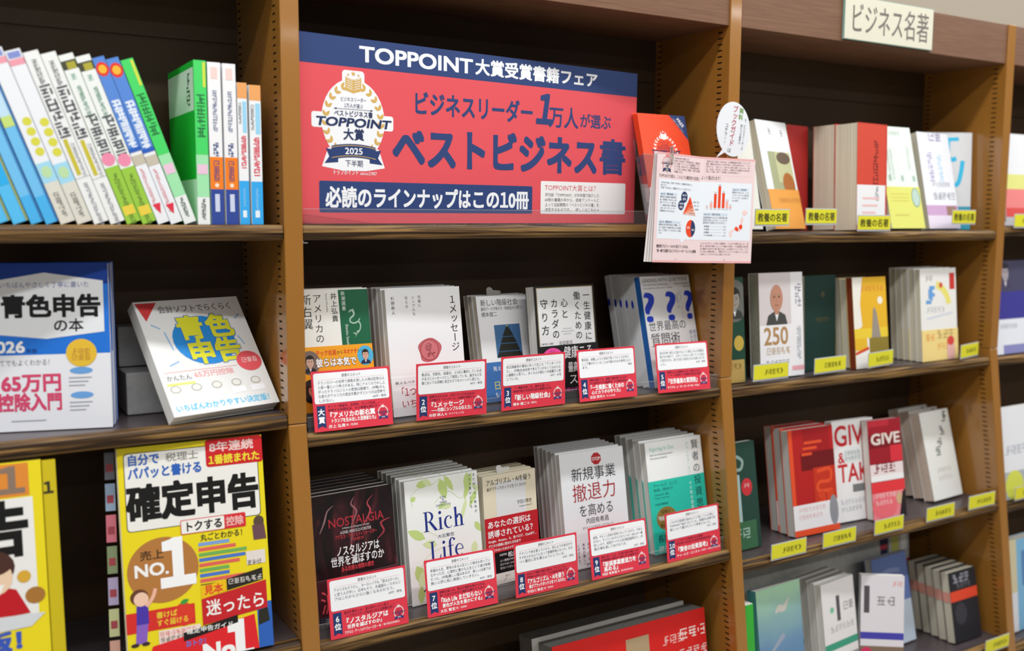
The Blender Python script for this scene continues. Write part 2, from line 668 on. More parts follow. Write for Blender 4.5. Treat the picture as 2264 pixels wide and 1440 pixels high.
# ------------------------------------------------------------------ poster
NAVY, RED, WHITE = '#2e4377', '#e4545c', '#f3f4f7'
mb = MB()
mb.box(0, .634, 0, .0016, 0, .2560, RED)
mb.rect(0, .2164, .634, .2560, NAVY, 1)
mb.text('TOPPOINT', .0935, .2365, .0295, WHITE, .03, 'l', .193, res=4)
mb.text('大賞受賞書籍フェア', .291, .2365, .0250, WHITE, .032, 'l', .251, res=4)
mb.text('ビジネスリーダー', .180, .1745, .036, NAVY, .025, 'l', .226, res=4)
mb.text('1', .410, .1825, .060, NAVY, .045, 'l', .034, res=4, shear=.16)
mb.text('万人', .437, .1712, .036, NAVY, .02, 'l', .064, res=4)
mb.text('が選ぶ', .5035, .1690, .0245, NAVY, .018, 'l', .071, res=4)
mb.text('ベストビジネス', .145, .1100, .0640, NAVY, .040, 'l', .402, res=5)
mb.text('書', .548, .1115, .0620, NAVY, .030, 'l', .0635, res=5)
mb.rrect(.0293, .0154, .4050, .0590, .0025, NAVY, 1)
mb.text('必読のラインナップは', .0385, .0365, .0305, WHITE, .034, 'l', .246, res=4)
mb.text('この10冊', .2850, .0365, .0305, WHITE, .034, 'l', .113, res=4)
mb.rrect(.4224, .0151, .6115, .0680, .0025, '#f4f2f0', 1)
mb.text('TOPPOINT大賞とは？', .4305, .0578, .0112, '#d8434c', 0, 'l', .118)
for i, t in enumerate(('月刊誌「TOPPOINT」が半年間で紹介した', '60冊の書籍の中から、読者アンケートに', 'よって当該期間の「ベストビジネス書」を', '決定するものです。　詳しくはこちら→')):
    mb.text(t, .4312, .0460 - i * .0080, .0064, '#2c2c34', 0, 'l', .1195)
emblem(mb, .0835, .1420, .0620, '#f4f4f8', '#d8b060', '#2b3a66', '#24345f', '#2b3f73', 1)
mb.text('トップポイント', .0500, .0715, .0082, WHITE, .01, 'l', .041)
mb.text('since1987', .0930, .0708, .0066, WHITE, .0, 'l', .027)
o = mb.build('poster')
o.location = (.0137, .0140, 1.4885)
o.rotation_euler = (R(.6), 0, R(6.6))
tag(o, 'large red and navy award poster standing on the top middle shelf', 'poster')

# ------------------------------------------------------------------ sign on the fascia
sg = thing('category_sign', 'cream acrylic sign with dark lettering on the brown fascia', 'sign', (1.0578, -.0015, 1.8300))
mb = MB(); mb.box(0, .2560, 0, .0045, 0, .0800, mat('sign_edge_glass', '#8fb0a6', .2)); mb.box(.0012, .2548, -.0006, .0005, .0012, .0788, '#dcd8c4')
mb.T = Matrix.Translation((0, -.0007, 0))
mb.text('ビジネス名著', .0150, .0400, .0600, '#776d68', .007, 'l', .228, res=5)
mb.T = Matrix.Identity(4)
mb.build('panel', sg)

# ------------------------------------------------------------------ speech bubble stuck on the upright
mb = MB()
pts = [(.0385 * math.cos(R(a)), .0470 * math.sin(R(a))) for a in range(-125, 226, 10)]
pts = pts[::-1] + [(-.0265, -.0400), (-.0415, -.0460)]
n = len(pts)
ins = sum(a[0] * b[1] - b[0] * a[1] for a, b in zip(pts, pts[1:] + pts[:1]))
if ins < 0:
    pts = pts[::-1]
mb.add([(x, 0, z) for x, z in pts] + [(x, .0012, z) for x, z in pts], [tuple(range(n)), tuple(range(2 * n - 1, n - 1, -1))] + [(i, n + i, n + (i + 1) % n, (i + 1) % n) for i in range(n)], '#e9ebf0')
mb.push(Matrix.Rotation(R(13), 4, 'Y'))
mb.vtext('無料', .0130, .0400, .0105, '#6f9a3c', .02, step=.0115)
mb.vtext('ブックガイド', -.0010, .0410, .0128, '#b5344a', .012, step=.0117)
mb.vtext('は', -.0040, -.0325, .0090, '#3c4650')
mb.vtext('今、ビジネスリーダーが', .0250, .0230, .0052, '#49525c', step=.0050)
mb.vtext('読むべき最新の', .0175, .0120, .0052, '#49525c', step=.0050)
mb.vtext('コチラ!!', -.0165, .0080, .0078, '#3c4650', step=.0074)
mb.pop()
o = mb.build('speech_bubble_card')
o.location = (.7890, -.0016, 1.6510)
o.rotation_euler = (0, R(-5), 0)
tag(o, 'white speech bubble card with red lettering stuck on the upright', 'sign')


# ================================================================== books
def book(name, label, cat, loc, tilt, yaw, wd, ht, th, front, cover='#f0f0ee', spine=None, spine_right=True, pages=PAGES, band=None, group=None, spine_print=None, roll=0, hard=.0006, inset=.0008):
    """front(mb) prints the cover; band = (height, colour, print)"""
    z = loc[2] + th * math.sin(R(max(tilt, 0))) + .0003
    o = thing(name, label, cat, (loc[0], loc[1], z), tilt, yaw, group, roll)
    c = hard
    a, b = (inset, wd - c) if spine_right else (c, wd - inset)
    mb = MB(); mb.box(a, b, c, th - c, inset, ht - inset, pages); mb.build('page_block', o)
    mb = MB()
    mb.box(0, wd, 0, c, 0, ht, cover); mb.box(0, wd, th - c, th, 0, ht, cover)
    if spine_right:
        mb.box(wd - c, wd, c, th - c, 0, ht, spine or cover)
    else:
        mb.box(0, c, c, th - c, 0, ht, spine or cover)
    if front:
        n0 = len(mb.v)
        front(mb)
        for i in range(n0, len(mb.v)):       # print is trimmed at the edges of the cover
            x, y, q = mb.v[i]
            mb.v[i] = (min(max(x, 0), wd), y, min(max(q, 0), ht))
    if spine_print:
        if spine_right:
            mb.T = Matrix.Translation((wd, 0, 0)) @ Matrix.Rotation(R(90), 4, 'Z')
        else:
            mb.T = Matrix.Translation((0, th, 0)) @ Matrix.Rotation(R(-90), 4, 'Z')
        spine_print(mb)
        mb.T = Matrix.Identity(4)
    mb.build('cover', o)
    if band:
        h, col, pr = band
        mb = MB(); e = .0011; g = .0013
        mb.box(-.0002, wd + .0004, -g, -e + .0002, 0, h, col)
        if spine_right:
            mb.box(wd + .0001, wd + .0004, -e, th, 0, h, col)
        else:
            mb.box(-.0004, -.0001, -e, th, 0, h, col)
        mb.T = Matrix.Translation((0, -g, 0))
        if pr:
            pr(mb)
        mb.T = Matrix.Identity(4)
        mb.build('paper_band', o)
    return o


def stack(o, n, th, desc, tilt=0, yaw=0, gap=.0004, jit=.0010, start=1):
    """n more copies standing behind book o"""
    rr = random.Random(hash(desc) % 97 if False else len(desc))
    if any(c.name.startswith('paper_band') for c in o.children):
        gap = max(gap, .0019)
    elif gap < .001:
        gap = .0011
    d = th / math.cos(R(tilt)) + gap
    for i in range(1, n + 1):
        j = rr.uniform(-jit, jit)
        loc = (o.location.x - math.sin(R(yaw)) * d * i + j, o.location.y + math.cos(R(yaw)) * d * i, o.location.z)
        row = desc if 'books' in desc else desc.replace(' book', ' books', 1).replace(' guide', ' guides', 1)
        k = i + start - 1
        what = ('copy directly behind the front ' + desc) if k == 1 else (ORD[k] + ' copy from the front in the row of ' + row)
        dup(o, loc, what)


def band_gap(mb):
    pass


# ---------------------------------------------------------------- portraits and small drawings
def face(mb, cx, cz, s, bg, hair, skin, suit, layer=2, hairstyle=1):
    if bg:
        mb.ell(cx, cz, s, s * 1.15, bg, layer)
    mb.poly([(cx - .62 * s, cz - .98 * s), (cx - .5 * s, cz - .62 * s), (cx - .15 * s, cz - .46 * s), (cx + .15 * s, cz - .46 * s), (cx + .5 * s, cz - .62 * s), (cx + .62 * s, cz - .98 * s)], suit, layer + 1)
    mb.poly([(cx - .14 * s, cz - .47 * s), (cx, cz - .86 * s), (cx + .14 * s, cz - .47 * s)], '#e8e8ec', layer + 2)
    mb.rect(cx - .13 * s, cz - .58 * s, cx + .13 * s, cz - .2 * s, skin, layer + 3)
    if hairstyle:
        mb.ell(cx, cz + .22 * s, .42 * s, .52 * s, hair, layer + 3)
    mb.ell(cx, cz + .05 * s, .36 * s, .52 * s, skin, layer + 4)
    if hairstyle:
        mb.ell(cx, cz + .5 * s, .37 * s, .16 * s, hair, layer + 5)
    for sd in (-1, 1):
        mb.ell(cx + sd * .14 * s, cz + .1 * s, .06 * s, .03 * s, '#3a2a24', layer + 5, 10)
        mb.rect(cx + sd * .14 * s - .08 * s, cz + .17 * s, cx + sd * .14 * s + .08 * s, cz + .195 * s, hair, layer + 5)
    mb.rect(cx - .025 * s, cz - .1 * s, cx + .025 * s, cz + .06 * s, '#b98068', layer + 5)
    mb.rect(cx - .11 * s, cz - .24 * s, cx + .11 * s, cz - .205 * s, '#9c5a4c', layer + 5)


# ================================================================== middle bay, upper row of books
Z2, Z3 = 1.1990, .9085
BK = '#1d1d1f'


def f1(mb):
    mb.rect(.0, 0, .1300, .1960, '#eceae3', 1)
    mb.rect(.0845, .109, .1300, .1935, '#17603f', 2)
    mb.vtext('アメリカの', .0520, .1890, .0135, BK, .004, step=.0145, res=3)
    mb.vtext('新右翼', .0355, .1890, .0165, BK, .004, step=.0175, res=3)
    mb.vtext('井上弘貴', .0770, .1895, .0100, BK, .012, step=.0108, res=3)
    mb.vtext('新潮選書', .0915, .1915, .0068, '#dfe8e0', 0, step=.0073, layer=3)
    mb.push(Matrix.Translation((.0665, 0, .1890)) @ Matrix.Rotation(R(90), 4, 'Y'))
    mb.text('Inoue Hirotaka', 0, 0, .0040, '#55555a', 0, 'l', .027, layer=2)
    mb.pop()
    mb.push(Matrix.Translation((.0940, 0, .1430)) @ Matrix.Rotation(R(90), 4, 'Y'))
    mb.text('Shincho Sensho', 0, 0, .0058, '#dfe8e0', 0, 'l', .033, layer=3)
    mb.pop()
    c = '#a8c4b0'
    P = [(.098, .160), (.102, .163), (.106, .160), (.105, .155), (.100, .151), (.100, .146), (.106, .144), (.112, .146), (.115, .141), (.113, .133), (.108, .128), (.106, .124)]
    mb.stroke(P, [.001, .0025, .003, .0025, .002, .002, .002, .002, .0018, .0015, .001, .0005], c, 3)
    for a, b in ((3, 210), (7, 60), (9, 200), (2, 100), (10, 160)):
        mb.leaf(P[a][0], P[a][1], .006, .002, b, c, 3)


def b1(mb):
    mb.text('テック右派', .0430, .1035, .0085, '#d8342c', .02, 'l', .031, res=2)
    mb.text('から', .0745, .1030, .0060, BK, .0, 'l', .0095)
    mb.text('ネオナチ', .0845, .1035, .0080, '#d8342c', .02, 'l', .0215)
    mb.text('まで', .1060, .1035, .0052, BK, .0, 'l', .0085)
    mb.text('彼らは本気で', .0425, .0895, .0130, BK, .07, 'l', .0610, layer=2, res=3)
    mb.text('彼らは本気で', .0425, .0895, .0130, '#ffffff', .025, 'l', .0610, layer=3, res=3)
    face(mb, .1180, .0960, .0125, '#4fb0d8', '#2a1c16', '#d8ab92', '#23304c', 2)
    face(mb, .0335, .0905, .0150, '#7c6a60', '#2a201c', '#d2ac98', '#20242c', 2)
    face(mb, .0335, .0500, .0150, '#2c2422', '#4a3022', '#c98a70', '#1a1a1e', 2)
    mb.rect(0, 0, .1310, .0200, '#4f5055', 2)
    mb.text('新潮選書', .0330, .0260, .0062, BK, .0, 'l', .026, layer=3)
    mb.text('買えば早い', .0330, .0120, .0070, '#b8b8bc', 0, 'l', .036, layer=3)


B1o = book('book', 'white and dark green book with an orange band, beside the left upright', 'book', (-.0009 + .0150, .0226, Z2), 11, -.5, .1150, .1960, .016, None, group='white and green books with orange band', band=None)
# the cover print is laid out from the spine, 15 mm of the book being behind the upright
for c in list(B1o.children):
    bpy.data.objects.remove(c)
bpy.data.objects.remove(B1o)


def shift(fn, dx, lo):
    def g(mb):
        T0 = mb.T.copy()
        n0 = len(mb.v)
        mb.T = T0 @ Matrix.Translation((dx, 0, 0))
        fn(mb)
        mb.T = T0
        # trim what lies beyond the fore edge
        for i in range(n0, len(mb.v)):
            x, y, z = mb.v[i]
            if x < lo:
                mb.v[i] = (lo, y, z)
    return g


B1o = book('book', 'white and dark green book with an orange band, beside the left upright', 'book', (.0141, .0226, Z2), 11, 0, .1145, .1955, .016, shift(f1, -.0152, 0), cover='#eceae3', group='white and green books with orange band', band=(.1130, '#efa21e', shift(b1, -.0152, 0)))
stack(B1o, 1, .016, 'white and green book with an orange band', 11, 0)


def f2(mb):
    mb.rect(0, 0, .1287, .1915, '#efeff0', 1)
    mb.vtext('1メッセージ', .1150, .1790, .0150, BK, .008, step=.0147, res=4)
    mb.vtext('究極に', .0570, .1800, .0055, BK, 0, step=.0062)
    mb.vtext('シンプルな', .0465, .1800, .0055, BK, 0, step=.0062)
    mb.vtext('伝え方', .0350, .1800, .0055, BK, 0, step=.0068)
    mb.vtext('杉野幹人', .0120, .1800, .0062, BK, 0, step=.0072)
    cx, cz = .0685, .0960
    rr = random.Random(4)
    pts = [((.0195 + .0016 * math.sin(3 * R(a) + 1) + .0010 * math.sin(5 * R(a))) * math.cos(R(a)) + cx, (.0190 + .0014 * math.sin(2 * R(a) + .6)) * math.sin(R(a)) + cz) for a in range(0, 360, 10)]
    mb.poly(pts, '#c4646a', 2)
    mb.arc(cx, cz, .0160, .0160, .0150, .0150, '#8f3d44', 3)
    mb.ell(cx, cz, .0150, .0150, '#cf7479', 3)
    for q, a0 in ((.0058, 20), (.0044, 150), (.0030, 260), (.0016, 40)):
        mb.arc(cx - .001, cz + .0045, q, q, q - .0006, q - .0006, '#7c2f36', 4, a0, a0 + 280)
    mb.stroke([(cx, cz - .001), (cx + .003, cz - .006), (cx + .007, cz - .011)], .0009, '#7c2f36', 4)
    for x, z, a in ((cx + .002, cz - .005, 190), (cx + .0035, cz - .006, 15), (cx + .001, cz - .0065, 215)):
        mb.leaf(x, z, .007, .003, a, '#9a474d', 4)


def b2(mb):
    mb.text('新人もベテランも、', .0060, .0500, .0050, '#55565c', 0, 'l', .060)
    mb.rect(.0060, .0455, .1220, .0457, '#a9a9ad', 1)
    mb.text('「1つ」に', .0080, .0360, .0150, '#a8232e', .0, 'l', .058, res=3)
    mb.text('いちばん', .0140, .0180, .0140, '#a8232e', .0, 'l', .055, res=3)


B2o = book('book', 'white book with a rose wax seal, behind the rank 2 card', 'book', (.1578, .032, Z2), 8.1, 2.8, .1287, .1915, .0135, f2, cover='#efeff0', group='white books with a wax seal', band=(.0580, '#ecedef', b2))
stack(B2o, 3, .0135, 'white wax-seal book', 8.1, 2.8)


def f3(mb):
    mb.rect(0, 0, .1032, .1717, '#edeeef', 1)
    mb.text('新しい階級社会', .0070, .1610, .0118, BK, .004, 'l', .0740, res=3)
    mb.text('最新データが明かす〈格差拡大の果て〉', .0070, .1510, .0064, BK, .0, 'l', .0850)
    mb.text('橋本健二', .0070, .1420, .0085, BK, .0, 'l', .0310)
    mb.rect(.0290, .0700, .0800, .1240, '#44709f', 2)
    cx = .0545
    lv = [(.0705, .0255), (.0800, .0214), (.0930, .0160), (.1040, .0112), (.1215, .0020)]
    for (z0, w0), (z1, w1), (q0, q1) in zip(lv, lv[1:], ((0, 0), (.0, 0), (0, 0), (0, 0))):
        mb.poly([(cx - w0, z0 + .0006), (cx + w0, z0 + .0006), (cx + w1, z1 - .0006), (cx - w1, z1 - .0006)], '#23261f', 3)
    mb.poly([(cx - .0016, .1205), (cx + .0016, .1205), (cx, .1232)], '#d8c860', 3)


def b3(mb):
    mb.text('見えてきた真実', .0170, .0530, .0080, '#ffffff', 0, 'l', .060)
    mb.text('日本は', .0150, .0260, .0150, '#e8e070', 0, 'l', .044, res=3)
    mb.text('もう後戻りできない', .0160, .0110, .0090, '#ffffff', 0, 'l', .078)


B3o = book('pocket_book', 'white pocket book with a dark pyramid in a blue square', 'book', (.3335, .0600, Z2), 11.7, 4.1, .1040, .1725, .0115, f3, cover='#edeeef', group='white pocket books with a pyramid', band=(.0640, '#3f74b5', b3), pages=CREAM)
stack(B3o, 2, .0115, 'white pyramid pocket book', 11.7, 4.1)
sl = MB(); sl.box(0, .028, 0, .0003, 0, .012, '#cfcdc8'); sl.ell(.006, .012, .006, .0045, '#cfcdc8', 0, a0=0, a1=180)
o = sl.build('sales_slip'); o.location = (.3590, .1080, 1.3680); o.rotation_euler = (R(-11.7), R(6), R(4)); tag(o, 'folded paper slip poking out of the pyramid pocket books', 'paper slip')


def f4(mb):
    mb.rect(0, 0, .1269, .1858, '#1b1c1c', 1)
    mb.rect(.0042, .0850, .1232, .1830, '#9a865c', 2)
    mb.rect(.0056, .0850, .1218, .1816, '#e4e5e5', 3)
    mb.vtext('一生健康に', .1085, .1745, .0150, BK, .012, step=.0172, layer=4, res=3)
    mb.vtext('働くための', .0880, .1745, .0150, BK, .012, step=.0165, layer=4, res=3)
    mb.vtext('心と', .0605, .1640, .0155, BK, .012, step=.0185, layer=4, res=3)
    mb.vtext('カラダの', .0395, .1640, .0155, BK, .012, step=.0170, layer=4, res=3)
    mb.vtext('守り方', .0185, .1640, .0165, BK, .012, step=.0215, layer=4, res=3)
    mb.text('How to protect your', .0545, .1140, .0030, '#6a6a6a', 0, 'l', .019, layer=4)
    mb.text('mind and body to stay healthy', .0500, .1095, .0030, '#6a6a6a', 0, 'l', .027, layer=4)
    mb.text('and work for life', .0555, .1050, .0030, '#6a6a6a', 0, 'l', .016, layer=4)
    mb.text('吉田英司', .0440, .0900, .0075, BK, .0, 'l', .0290, layer=4)
    mb.text('心療内科医・産業医', .0070, .0905, .0035, BK, .0, 'l', .0260, layer=4)


def b4(mb):
    mb.ell(.0290, .0600, .0245, .0235, '#ee4fa4', 2)
    mb.text('1万人と', .0290, .0770, .0050, BK, .0, 'c', .013, layer=3)
    mb.text('面談してきた、外資系', .0290, .0710, .0042, BK, .0, 'c', .036, layer=3)
    mb.text('健康こそ、', .0520, .0740, .0215, '#f2f2f2', .01, 'l', .078, layer=3, res=3)
    mb.text('最高のビジネ', .0590, .0490, .0185, '#f2f2f2', .01, 'l', .066, layer=3, res=3)
    mb.text('ス戦略', .0590, .0290, .0185, '#f2f2f2', .01, 'l', .060, layer=3, res=3)
    mb.rect(0, 0, .1280, .0110, '#1b1c1c', 2)
    mb.text('無理せず働けるのか', .0440, .0120, .0072, '#ee4fa4', .0, 'l', .074, layer=3)


B4o = book('book', 'white book with a thick black frame and large black title', 'book', (.4177, .0315, Z2), 7.2, 4.5, .1269, .1858, .0235, f4, cover='#1b1c1c', band=(.0870, '#1b1c1c', b4))


def f5(mb):
    mb.rect(0, 0, .1240, .1985, '#eff0f1', 1)
    mb.text('LEADING WITH QUESTIONS', .0045, .1900, .0088, '#3a3d42', .0, 'l', .1130, res=2)
    mb.text('How Leaders Discover Powerful Answers', .0060, .1818, .0045, '#4a4d52', .0, 'l', .062)
    mb.text('by Knowing How and What to Ask - 3rd Edition', .0060, .1760, .0045, '#4a4d52', .0, 'l', .072)
    mb.text('MICHAEL J. MARQUARDT', .1230, .1818, .0042, '#4a4d52', .0, 'r', .041)
    mb.text('BOB TIEDE', .1230, .1760, .0042, '#4a4d52', .0, 'r', .018)
    for x, q in ((-.0050, .036), (.0490, .036), (.0985, .030)):
        mb.text('？' if False else '?', x, .1440, .0720, '#2140c4', .022, 'l', q, 2, 5)
    for i, t in enumerate(('マイケル・J・マーコード', 'ボブ・ティード', '黒輪篤嗣 訳')):
        mb.vtext(t, .0955 - i * .0050, .1690 - i * .003, .0040, '#55585d', 0, step=.0043)
    mb.text('世界最高の', .0050, .1075, .0190, BK, .0, 'l', .0945, res=3)
    mb.text('質問術', .0060, .0830, .0260, BK, .0, 'l', .0740, res=3)
    mb.text('一人', .0100, .0600, .0130, BK, .0, 'l', .0240)
    mb.vtext('適切な問い', .1180, .0960, .0080, '#3a5a98', 0, step=.0088)
    mb.vtext('個人を変え', .1085, .0960, .0080, '#3a5a98', 0, step=.0088)


def sp5(mb):
    mb.ell(.0030, .148, .0030, .0075, '#2140c4', 1)


f5c = f5
B5b = book('book', 'copy directly behind the front blue question-mark book', 'book', (.6512 - .0024, .0281 + .0155, Z2), 13, 6, .1215, .1970, .0136, None, cover='#eff0f1', spine_right=False, spine_print=sp5, group='white books with blue question marks')
stack(B5b, 4, .0136, 'white blue question-mark book', 13, 6, start=2)


def f5x(mb):
    f5(mb)
    # nothing prints past the fore edge
    for i, (x, y, z) in enumerate(mb.v):
        if x > .1240 and y < .0001:
            mb.v[i] = (.1240, y, z)
        elif x < 0 and y < -.00001:
            mb.v[i] = (0, y, z)


book('book', 'front white book with blue question marks and a blue spine, behind the rank 5 card', 'book', (.6512, .0281, Z2), 13, 6, .1240, .1970, .0145, f5x, cover='#eff0f1', spine='#2f6fc0', spine_right=False, group='white books with blue question marks')


# ================================================================== middle bay, lower row of books
def set_smoke(nt, b):
    n = tex_chain(nt, (26, 26, 9), detail=7)
    n.inputs['Scale'].default_value = 1
    n.inputs['Distortion'].default_value = 2.2
    r = ramp(nt, n.outputs['Fac'], [(.36, '#141012'), (.52, '#2c1519'), (.62, '#4c2127'), (.72, '#8a4a50'), (.8, '#b98487')])
    nt.links.new(r.outputs[0], b.inputs['Base Color'])


SMOKE = mat('smoke_artwork', '#30181c', .3, setup=set_smoke)


def f6(mb):
    mb.rect(0, 0, .1300, .1905, SMOKE, 1)
    for P, w_, c in (([(.010, .135), (.018, .150), (.024, .165), (.034, .172)], [.001, .003, .002, .0005], '#8d6a6c'), ([(.060, .140), (.070, .158), (.062, .170), (.068, .180)], [.001, .003, .0025, .0005], '#8d5a60'),
                     ([(.078, .135), (.092, .155), (.088, .168), (.098, .178)], [.001, .0028, .002, .0005], '#b2454f'), ([(.100, .112), (.112, .122), (.108, .135), (.124, .140)], [.001, .0025, .003, .0005], '#a33a46')):
        mb.stroke(P, w_, c, 2)
    mb.text('NOSTALGIA', .0235, .1470, .0185, '#b8303c', 0, 'l', .0900, 2, 3)
    mb.text('A History of a Dangerous Emotion', .0450, .1372, .0042, '#d8cfcf', 0, 'l', .044)
    mb.text('AGNES ARNOLD-FORSTER', .0415, .1312, .0062, '#e0d6d6', 0, 'l', .050)
    mb.text('アグネス・アーノルド=フォースター', .0330, .1250, .0072, '#d8434c', .01, 'l', .068)
    mb.text('月谷真紀 訳', .0600, .1185, .0048, '#d8434c', 0, 'l', .018)
    mb.text('ノスタルジアは', .0330, .1045, .0155, '#f4f2f2', .018, 'l', .0700, 2, 3)
    mb.text('世界を滅ぼすのか', .0235, .0900, .0155, '#f4f2f2', .018, 'l', .0860, 2, 3)
    mb.text('ある危険な感情の歴史', .0390, .0780, .0078, '#d8434c', .02, 'l', .0530)


def b6(mb):
    mb.rect(0, .068, .1300, .0684, '#8a6a6c', 1)
    mb.text('滅亡', .0020, .0360, .0360, '#e0505c', .0, 'l', .0700, 2, 3)
    mb.text('消えゆく世界の', .0080, .0085, .0110, '#c8c4c8', .0, 'l', .082)
    mb.rect(0, 0, .1304, .0160, '#3b3844', 1)


B6o = book('book', 'dark maroon smoky book behind the rank 6 card', 'book', (.0287, .0048, Z3), 8.4, 4, .1300, .1890, .0140, f6, cover='#221416', group='dark smoky books', band=(.0684, '#481c24', b6), spine='#3a3a3a')
stack(B6o, 5, .0140, 'dark smoky book', 8.4, 4)


def serif_word(mb, word, x, zb, s, col, layer=3):
    """classical letters with slab serifs for the two-word title; s = x-height"""
    T = .20 * s
    tn = .055 * s

    def stem(xc, z0, z1, top=True, bot=True, tl=None):
        mb.rect(xc - T / 2, z0, xc + T / 2, z1, col, layer)
        if bot:
            mb.rect(xc - T * 1.15, z0, xc + T * 1.15, z0 + tn, col, layer)
        if top:
            mb.poly([(xc - T * 1.2, z1 - tn * 1.6), (xc + T / 2, z1 - tn), (xc + T / 2, z1 + tn * .4)], col, layer)
    H = 1.62 * s
    for ch in word:
        if ch == 'R':
            stem(x + .26 * s, zb, zb + H, False)
            mb.rect(x + .02 * s, zb + H - tn, x + .5 * s, zb + H, col, layer)
            mb.arc(x + .42 * s, zb + H - .43 * s, .52 * s, .43 * s, .32 * s, .375 * s, col, layer, -90, 90)
            mb.rect(x + .3 * s, zb + H - .86 * s, x + .45 * s, zb + H - .80 * s, col, layer)
            mb.poly([(x + .48 * s, zb + H - .84 * s), (x + .72 * s, zb + H - .84 * s), (x + 1.30 * s, zb), (x + 1.02 * s, zb)], col, layer)
            x += 1.32 * s
        elif ch == 'i':
            stem(x + .26 * s, zb, zb + s)
            mb.ell(x + .25 * s, zb + 1.38 * s, .135 * s, .135 * s, col, layer, 14)
            x += .56 * s
        elif ch == 'c':
            mb.arc(x + .47 * s, zb + .5 * s, .43 * s, .52 * s, .30 * s, .46 * s, col, layer, 50, 312, dx=.06 * s)
            mb.ell(x + .70 * s, zb + .80 * s, .09 * s, .10 * s, col, layer, 10)
            x += .92 * s
        elif ch == 'h':
            stem(x + .26 * s, zb, zb + H)
            mb.arc(x + .58 * s, zb + .62 * s, .31 * s, .40 * s, .12 * s, .30 * s, col, layer, 0, 165)
            stem(x + .79 * s, zb, zb + .64 * s, False)
            x += 1.10 * s
        elif ch == 'L':
            stem(x + .28 * s, zb, zb + H, False)
            mb.rect(x + .02 * s, zb + H - tn, x + .54 * s, zb + H, col, layer)
            mb.poly([(x + .3 * s, zb), (x + 1.02 * s, zb), (x + 1.10 * s, zb + .42 * s), (x + 1.04 * s, zb + .42 * s), (x + .92 * s, zb + tn), (x + .3 * s, zb + tn)], col, layer)
            x += 1.16 * s
        elif ch == 'f':
            stem(x + .30 * s, zb, zb + 1.28 * s, False)
            mb.arc(x + .54 * s, zb + 1.26 * s, .34 * s, .40 * s, .14 * s, .33 * s, col, layer, 40, 180)
            mb.ell(x + .74 * s, zb + 1.48 * s, .09 * s, .10 * s, col, layer, 10)
            mb.rect(x + .06 * s, zb + s - tn, x + .66 * s, zb + s, col, layer)
            x += .72 * s
        elif ch == 'e':
            mb.arc(x + .47 * s, zb + .5 * s, .43 * s, .52 * s, .29 * s, .46 * s, col, layer, 0, 312, dx=.05 * s)
            mb.rect(x + .12 * s, zb + .50 * s, x + .90 * s, zb + .56 * s, col, layer)
            x += .94 * s
    return x


GRN = '#c3d886'
GRN2 = '#d7e5ae'


def f7(mb):
    mb.rect(0, 0, .1302, .1930, '#f0f2ee', 1)
    for x, z, l, w_, a, c in ((.062, .186, .034, .016, -75, GRN), (.070, .190, .030, .010, -60, GRN), (.020, .180, .022, .012, 10, GRN), (.032, .188, .018, .009, -30, GRN2), (.010, .158, .010, .008, 40, GRN),
                              (.112, .190, .030, .010, -100, GRN), (.120, .188, .045, .011, -112, GRN), (.127, .160, .030, .009, -120, GRN), (.118, .170, .020, .007, -40, GRN2), (.108, .150, .040, .007, -110, GRN2),
                              (.030, .098, .034, .014, 150, GRN), (.050, .086, .026, .013, 170, GRN2), (.120, .110, .020, .010, -60, GRN), (.118, .080, .024, .012, -100, GRN2),
                              (.012, .060, .034, .018, -70, GRN), (.026, .052, .030, .014, -110, GRN2), (.018, .028, .028, .012, -95, GRN), (.100, .060, .036, .018, -80, GRN2), (.060, .144, .020, .009, -10, GRN2), (.056, .140, .016, .007, 30, GRN), (.075, .050, .030, .012, -60, GRN)):
        mb.leaf(x, z, l, w_, a, c, 2)
    for P in ([(.012, .150), (.010, .165), (.024, .176), (.045, .178), (.062, .186)], [(.050, .150), (.075, .165), (.100, .150), (.112, .186)], [(.008, .110), (.020, .098), (.030, .110), (.052, .098)], [(.020, .010), (.016, .040), (.030, .070), (.060, .080)]):
        mb.stroke(P, .0006, '#c0d690', 2)
    mb.text('LIFE', .0655, .1570, .0048, '#3a4a7c', 0, 'c', .010, 3)
    mb.text('IN', .0655, .1530, .0048, '#3a4a7c', 0, 'c', .004, 3)
    mb.text('THREE', .0655, .1490, .0048, '#3a4a7c', 0, 'c', .013, 3)
    mb.text('DIMENSIONS', .0655, .1450, .0048, '#3a4a7c', 0, 'c', .026, 3)
    serif_word(mb, 'Rich', .0285, .1080, .0188, '#1c2f86')
    serif_word(mb, 'Life', .0360, .0625, .0180, '#1c2f86')
    mb.text('大石繁宏', .0665, .0975, .0062, '#26335c', 0, 'c', .0300, 3)
    mb.vtext('まだ知らない景色が', .1235, .1860, .0052, '#3a4a7c', 0, step=.0072, layer=3)
    mb.vtext('人生を豊かにする', .1155, .1870, .0052, '#3a4a7c', 0, step=.0072, layer=3)
    mb.text('人生は', .0200, .0260, .0180, '#1d2430', 0, 'l', .058, 3, 3)


B7o = book('book', 'white book with pale green leaves and blue title, behind the rank 7 card', 'book', (.1772, .0130, Z3), 7.7, 3.2, .1302, .1895, .0137, f7, cover='#eff0ee', group='white leaf-patterned books')
stack(B7o, 5, .0137, 'white green-leaf book', 7.7, 3.2)


